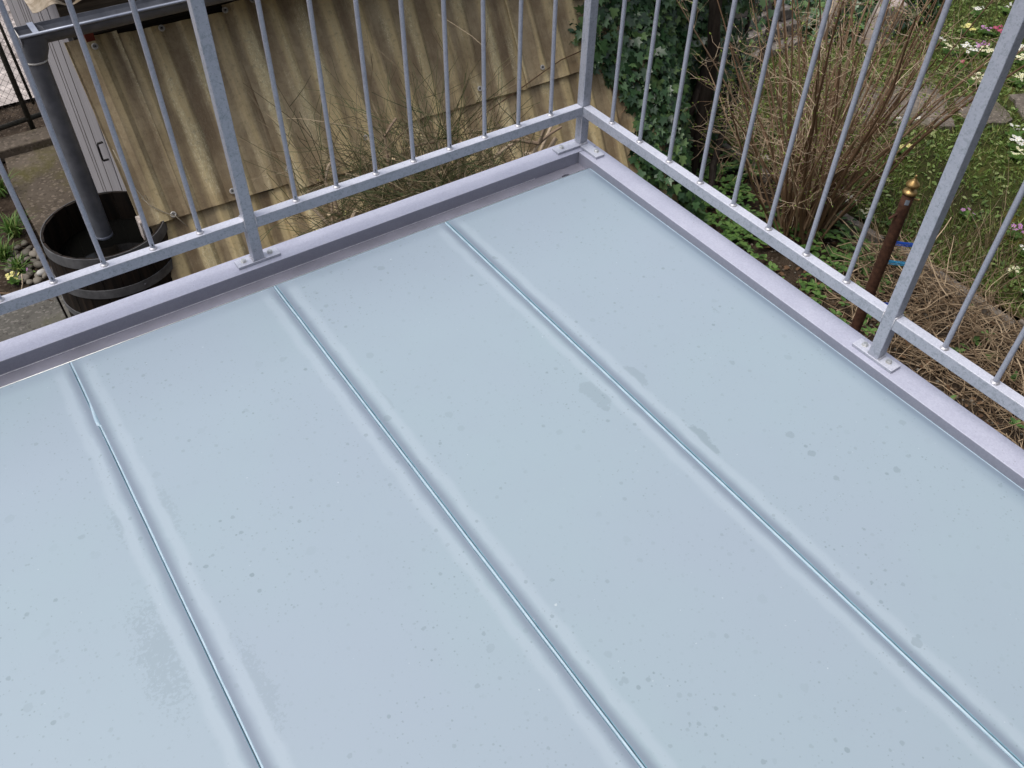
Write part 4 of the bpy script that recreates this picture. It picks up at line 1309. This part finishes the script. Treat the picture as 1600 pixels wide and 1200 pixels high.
# ------------------------------------------------------------------ rusty post with brass finial, blue ties
RP = (1.98, -0.06, G)
rp = empty('rusty_post', RP, (0.0, 0.012, 0)); tag(rp, 'rusty iron pipe post with a brass finial beside the right railing', 'post')
HP = 1.262
mb = MB(); mb.lathe([(0.0285 + random.uniform(-.0006, .0006), HP * k / 16) for k in range(17)], (0, 0, 0), 20, False, True)
part('pipe', mb, 'rust', rp, smooth=True)
fin = [(0.030, 0.0), (0.0345, 0.004), (0.0345, 0.010), (0.030, 0.017), (0.018, 0.024), (0.013, 0.030), (0.014, 0.036), (0.030, 0.042), (0.0325, 0.049), (0.028, 0.058), (0.016, 0.069), (0.008, 0.080), (0.0055, 0.090), (0.0068, 0.094), (0.0045, 0.099), (0.0001, 0.101)]
part('finial', MB().lathe(fin, (0, 0, HP - 0.002), 24), 'brass', rp, smooth=True)
part('bolt', MB().tube([(0.02, -0.02, HP - 0.03), (0.035, -0.035, HP - 0.03), (0.037, -0.037, HP - 0.031)], [0.005, 0.005, 0.007], 8), 'brass', rp)
part('hinge_pin', MB().tube([(-0.02, 0.005, HP - 0.11), (-0.040, 0.015, HP - 0.125), (-0.056, 0.022, HP - 0.14)], [0.007, 0.007, 0.006], 8), 'rust', rp)
st = MB()
st.add([(-0.0292 * math.cos(a), -0.0292 * math.sin(a), z_) for z_ in (HP - 0.05, HP - 0.022) for a in np.linspace(0.35, 1.05, 5)], [(i, i + 1, 6 + i, 5 + i) for i in range(4)])
part('label_sticker', st, 'sticker', rp)
# a thin stake that the ties run to (behind the railing post)
tag(part('garden_stake', MB().tube([(2.078, -0.146, G), (2.080, -0.147, G + 0.99)], 0.008, 6), 'stem', smooth=True), 'thin wooden stake behind the right railing post', 'stake')
for z_, m_, lab in ((0.984, 'blue', 'uppermost blue twine tie on the rusty post'), (0.867, 'cyan', 'middle pale blue twine tie on the rusty post'), (0.597, 'blue', 'lowest blue twine tie on the rusty post')):
    mb = MB()
    for k in range(5):
        dz = (k - 2) * 0.0048
        a0 = Vector((1.98, -0.06, G + z_ + dz)); b0 = Vector((2.079, -0.1465, G + z_ - 0.006 + dz * 0.5))
        u = (b0 - a0); u.z = 0; u.normalize(); v = Vector((-u.y, u.x, 0))
        side = 1 if k % 2 else -1
        s0 = a0 + u * 0.0285 + v * 0.006 * side
        loop = [s0, s0.lerp(b0, 0.5) + v * 0.004 * side + Vector((0, 0, -0.002)), b0 + v * 0.009 * side, b0 + u * 0.012, b0 - v * 0.009 * side]
        mb.tube(loop, 0.0024, 5, False)
    tag(part('twine_tie', mb, m_, smooth=True), lab, 'twine', 'blue ties on the rusty post')

# ------------------------------------------------------------------ dark tree trunks
def tree(name, lab, base, limbs, cat='tree'):
    e = empty(name, base); tag(e, lab, cat)
    for nm, pts, r in limbs:
        mb = MB()
        vs = local(pts, base)
        # smooth the path
        P_ = []
        for i in range(len(vs) - 1):
            for t in (0, 0.33, 0.66):
                P_.append(vs[i].lerp(vs[i + 1], t) + Vector((random.gauss(0, .003), random.gauss(0, .003), 0)))
        P_.append(vs[-1])
        mb.tube(P_, [a * (1 + random.gauss(0, .03)) for a in taper(r[0], r[1], len(P_))], 10)
        part(nm, mb, 'bark', e, smooth=True)
    return e
tree('tree', 'dark tree trunk forking near the ground beside the ivy', (2.70, 1.97, G), [
    ('trunk', [(2.70, 1.97, G), (2.72, 1.985, -1.95), (2.755, 2.0, -1.7), (2.76, 2.0, -1.36), (2.74, 2.0, -1.1), (2.66, 2.0, -0.7), (2.60, 2.0, -0.2), (2.55, 2.02, 0.6)], (0.050, 0.036)),
    ('limb', [(2.72, 2.0, -1.9), (2.66, 2.04, -1.62), (2.80, 2.1, -1.36), (2.86, 2.12, -1.1), (2.83, 2.12, -0.75), (2.80, 2.12, -0.2), (2.86, 2.15, 0.5)], (0.030, 0.022)),
    ('branch', [(2.55, 2.02, 0.6), (2.3, 2.1, 0.9), (2.0, 2.2, 1.1)], (0.028, 0.012)),
])
tree('tree', 'slanting dark stem right of the ivy trunk', (2.70, 1.74, G), [
    ('trunk', [(2.70, 1.74, G), (2.80, 1.85, -1.95), (2.98, 1.98, -1.78), (3.12, 2.05, -1.66), (3.26, 2.2, -1.35), (3.40, 2.3, -1.0), (3.5, 2.3, -0.5)], (0.028, 0.014)),
])
tree('tree', 'thin dark sapling in front of the stacked wall blocks', (3.9, 2.6, G), [
    ('trunk', [(3.9, 2.6, G), (4.0, 2.62, -1.8), (4.08, 2.65, -1.4), (4.02, 2.66, -1.1), (3.8, 2.7, -0.8)], (0.028, 0.016)),
])

# ------------------------------------------------------------------ ivy
ivy_out = [(0, 0), (0.30, -0.10), (0.52, 0.12), (0.30, 0.28), (0.46, 0.62), (0.20, 0.58), (0.0, 1.0), (-0.20, 0.58), (-0.46, 0.62), (-0.30, 0.28), (-0.52, 0.12), (-0.30, -0.10)]
ivy_v = [(0, 0.25, 0.0)] + [(x, y - 0.0, 0.10 * abs(x) - 0.10 * (y - 0.3) ** 2) for x, y in ivy_out]
ivy_f = [(0, i, i + 1) for i in range(1, 12)] + [(0, 12, 1)]
im = bpy.data.meshes.new('leaf')
im.from_pydata(ivy_v, [], ivy_f)
im.materials.append(M['ivy'])
def ivy_sample(n, depth):
    """points on a bulging curtain that hangs over the right end of the sheets"""
    out = []
    while len(out) < n:
        x = random.uniform(1.62, 3.35); z_ = random.uniform(-2.0, 0.05)
        # ragged left and lower outline
        left = 1.74 + 0.10 * math.sin(9 * z_) + max(0.0, (-0.95 - z_)) * 0.42
        if x < left + random.gauss(0, 0.03):
            continue
        low = -2.0 + 0.10 * math.sin(7 * x) + 0.15 * max(0, 2.2 - x)
        if z_ < low:
            continue
        if x > 2.95 and random.random() < (x - 2.95) * 2.2:
            continue
        ys_ = min(sheet_front(z_) - 0.05, 2.3)
        k_ = min(1.0, max(0.0, (x - 2.25) / 0.5))
        yb = ys_ + (2.24 - ys_) * k_
        bul = 0.10 + 0.10 * math.sin(3.1 * x + 1.0) * math.cos(2.7 * z_) + 0.05 * math.sin(11 * x) * math.cos(9 * z_)
        y = yb - bul * (1 - depth * random.random())
        out.append((x, y, z_))
    return out
def ivy_norm(n):
    return np.column_stack([rng.normal(-0.15, 0.45, n), rng.normal(-0.75, 0.3, n), rng.normal(0.55, 0.4, n)])
ivp = empty('ivy', (2.4, 2.2, G)); tag(ivp, 'dense dark ivy hanging over the right end of the brown sheets', 'ivy')
IO = np.array([2.4, 2.2, G])
front = ivy_sample(300, 0.0)
nm = basis(ivy_norm(300), rng.normal(PI, 0.6, 300))
for (x, y, z_), R_ in zip(front, nm):
    o = link('leaf', im, ivp, (x - IO[0], y - IO[1], z_ - IO[2]))
    o.rotation_euler = Matrix(R_.tolist()).to_euler()
    s_ = random.uniform(0.045, 0.085)
    o.scale = (s_, s_, s_)
n = 5200
pts = np.array(ivy_sample(n, 1.6)) - IO
o = scatter('foliage', ivy_v, ivy_f, pts, basis(ivy_norm(n), rng.normal(PI, 0.8, n)), rng.uniform(0.035, 0.075, n), 'ivy', ivp); tag(o, kind='stuff')
mb = MB()
for i in range(50):
    x, y, z_ = random.choice(front)
    mb.tube(wander(Vector((x, y + 0.1, z_)) - Vector(IO), (random.gauss(0, .5), random.gauss(0, .2), random.gauss(-.3, .6)), random.uniform(0.1, 0.3), 5, 0.25), 0.0025, 4, False)
o = part('stems', mb, 'stem', ivp); tag(o, kind='stuff')
part('dark_fence_board', bx(2.27 - IO[0], 3.3 - IO[0], 0.18, 0.21, 0.0, 1.75), 'batten', ivp)
# second ivy mass at the far side of the lawn
iv2 = empty('ivy', (6.1, 3.25, G)); tag(iv2, 'dark low ivy mound beyond the bare bush at the top', 'ivy')
n = 2600
u = rng.uniform(0, 2 * PI, n); t_ = np.sqrt(rng.uniform(0, 1, n))
px = 1.05 * t_ * np.cos(u); py = 0.55 * t_ * np.sin(u)
pz = 0.62 * np.sqrt(np.clip(1 - t_ ** 2, 0, 1)) * rng.uniform(0.75, 1.05, n)
nr_ = np.column_stack([px * 0.8, py * 0.8 - 0.3, pz + 0.3]) + rng.normal(0, 0.3, (n, 3))
o = scatter('foliage', ivy_v, ivy_f, np.column_stack([px, py, pz]), basis(nr_, rng.normal(PI, 0.8, n)), rng.uniform(0.05, 0.095, n), 'ivy', iv2); tag(o, kind='stuff')
iv3 = empty('ivy', (4.05, 2.6, G)); tag(iv3, 'few dark ivy trails on the stacked wall blocks', 'ivy')
n = 90
pos = np.column_stack([rng.normal(-0.1, 0.2, n), rng.normal(0.25, 0.12, n), np.clip(rng.normal(0.25, 0.18, n), 0.02, 0.7)])
o = scatter('foliage', ivy_v, ivy_f, pos, basis(ivy_norm(n), rng.normal(PI, 0.8, n)), rng.uniform(0.04, 0.075, n), 'ivy', iv3); tag(o, kind='stuff')

# ------------------------------------------------------------------ stacked wall blocks and pale stones behind the bush
wl_ = empty('block_wall', (4.55, 3.2, G)); tag(wl_, 'low stacked wall of grey concrete blocks behind the twigs', 'wall')
for r_, (x0, x1, z0, z1, dy) in enumerate(((-0.75, 0.52, 0.0, 0.115, -0.20), (-0.6, 0.50, 0.118, 0.235, -0.10), (-0.55, 0.47, 0.238, 0.34, 0.0), (-0.42, 0.42, 0.343, 0.45, 0.06), (-0.40, 0.46, 0.453, 0.565, 0.12))):
    x = x0
    while x < x1 - 0.05:
        w = min(random.uniform(0.32, 0.55), x1 - x)
        part('block', bx(x, x + w - 0.008, dy + random.uniform(-.01, .01), dy + 0.34, z0, z1), 'block', wl_, bevel=0.01)
        x += w
for (x, y, w, d, h, rz, lab) in ((5.30, 3.05, 0.26, 0.12, 0.50, 0.35, 'upright pale slab leaning behind the bush, left one'), (5.62, 2.72, 0.22, 0.16, 0.46, -0.2, 'pale pinkish stone behind the bush stems, right one')):
    e = bx(-w / 2, w / 2, -d / 2, d / 2, 0, h)
    tag(part('pale_slab', e, 'pale_stone', bevel=0.02, loc=(x, y, G), rot=(0.18, 0.1, rz)), lab, 'stone')

# ------------------------------------------------------------------ broom shrub against the sheets
br_ = empty('broom_shrub', (0.30, 1.42, G)); tag(br_, 'sprawling cut-back broom shrub with green and brown twigs before the sheets', 'shrub')
BO2 = Vector((0.30, 1.42, G))
stub = MB(); ends = MB(); tw = MB(); flw = []
heads = []
for i in range(34):
    b = BO2 + Vector((random.gauss(0, .10), random.gauss(0, .06), 0))
    d = Vector((random.gauss(0.0, 0.50), random.gauss(-0.02, 0.18), 1.0))
    pts = wander(b, d, random.uniform(1.0, 1.42), 6, 0.10, (0, 0, 0))
    r0 = random.uniform(0.012, 0.019)
    part('stem', MB().tube(local(pts, BO2), taper(r0, r0 * 0.6, 7), 7), 'cutwood', br_, smooth=True)
    heads.append(pts)
    # sawn side stubs
    for k in range(random.randint(2, 5)):
        p = pts[random.randint(3, 6)]
        dd = Vector((random.gauss(0, .8), random.gauss(-.3, .5), random.uniform(0, 0.8))).normalized()
        L_ = random.uniform(0.05, 0.22); r = random.uniform(0.006, 0.012)
        q = [p, p + dd * L_ * 0.5 + Vector((0, 0, random.uniform(0, .01))), p + dd * L_]
        stub.tube(local(q, BO2), [r * 1.1, r, r], 7, False)
        ends.tube(local([q[-1] - dd * 0.001, q[-1] + dd * 0.001], BO2), r * 0.98, 7)
for i in range(2300):
    pts0 = random.choice(heads)
    p = pts0[random.randint(2, 6)]
    d = Vector((random.gauss(-0.1, 0.75), random.gauss(0.05, 0.4), random.gauss(0.55, 0.5)))
    L_ = random.uniform(0.2, 0.8)
    pts = wander(p, d, L_, 6, 0.16, (0, 0, -0.05))
    ok = all(q.y < sheet_front(q.z) - 0.05 for q in pts)
    if not ok:
        pts = [Vector((q.x, min(q.y, sheet_front(q.z) - 0.05), q.z)) for q in pts]
    if max(q.z for q in pts) > -0.36 and random.random() < 0.8:
        continue
    cx_ = sum(q.x for q in pts) / len(pts)
    if abs(cx_ - 0.12) > 0.36 + random.random() * 0.2:
        continue
    r = random.choice((0.0016, 0.0020, 0.0025, 0.0030))
    tw.tube(local(pts, BO2), taper(r, r * 0.5, 7), 3, False)
    for k in range(random.randint(0, 3)):
        j = random.randint(2, 5)
        d2 = (pts[j] - pts[j - 1]).normalized() + Vector((random.gauss(0, .5), random.gauss(0, .3), random.gauss(0, .5)))
        tw.tube(local(wander(pts[j], d2, L_ * random.uniform(0.2, 0.5), 3, 0.1), BO2), taper(r * 0.8, r * 0.4, 4), 3, False)
o = part('stubs', stub, 'cutwood', br_); tag(o, kind='stuff')
o = part('sawn_ends', ends, 'cutend', br_); tag(o, kind='stuff')
o = part('twigs', tw, 'broom', br_); tag(o, kind='stuff')
n = 16
pos = np.column_stack([rng.normal(0.0, 0.5, n), rng.normal(0.05, 0.12, n), rng.uniform(0.8, 1.3, n)])
o = scatter('yellow_flowers', bud_v, bud_f, pos, basis(rng.normal(0, 1, (n, 3)), rng.uniform(0, 6, n)), rng.uniform(0.012, 0.02, n), 'fl_yellow', br_); tag(o, kind='stuff')
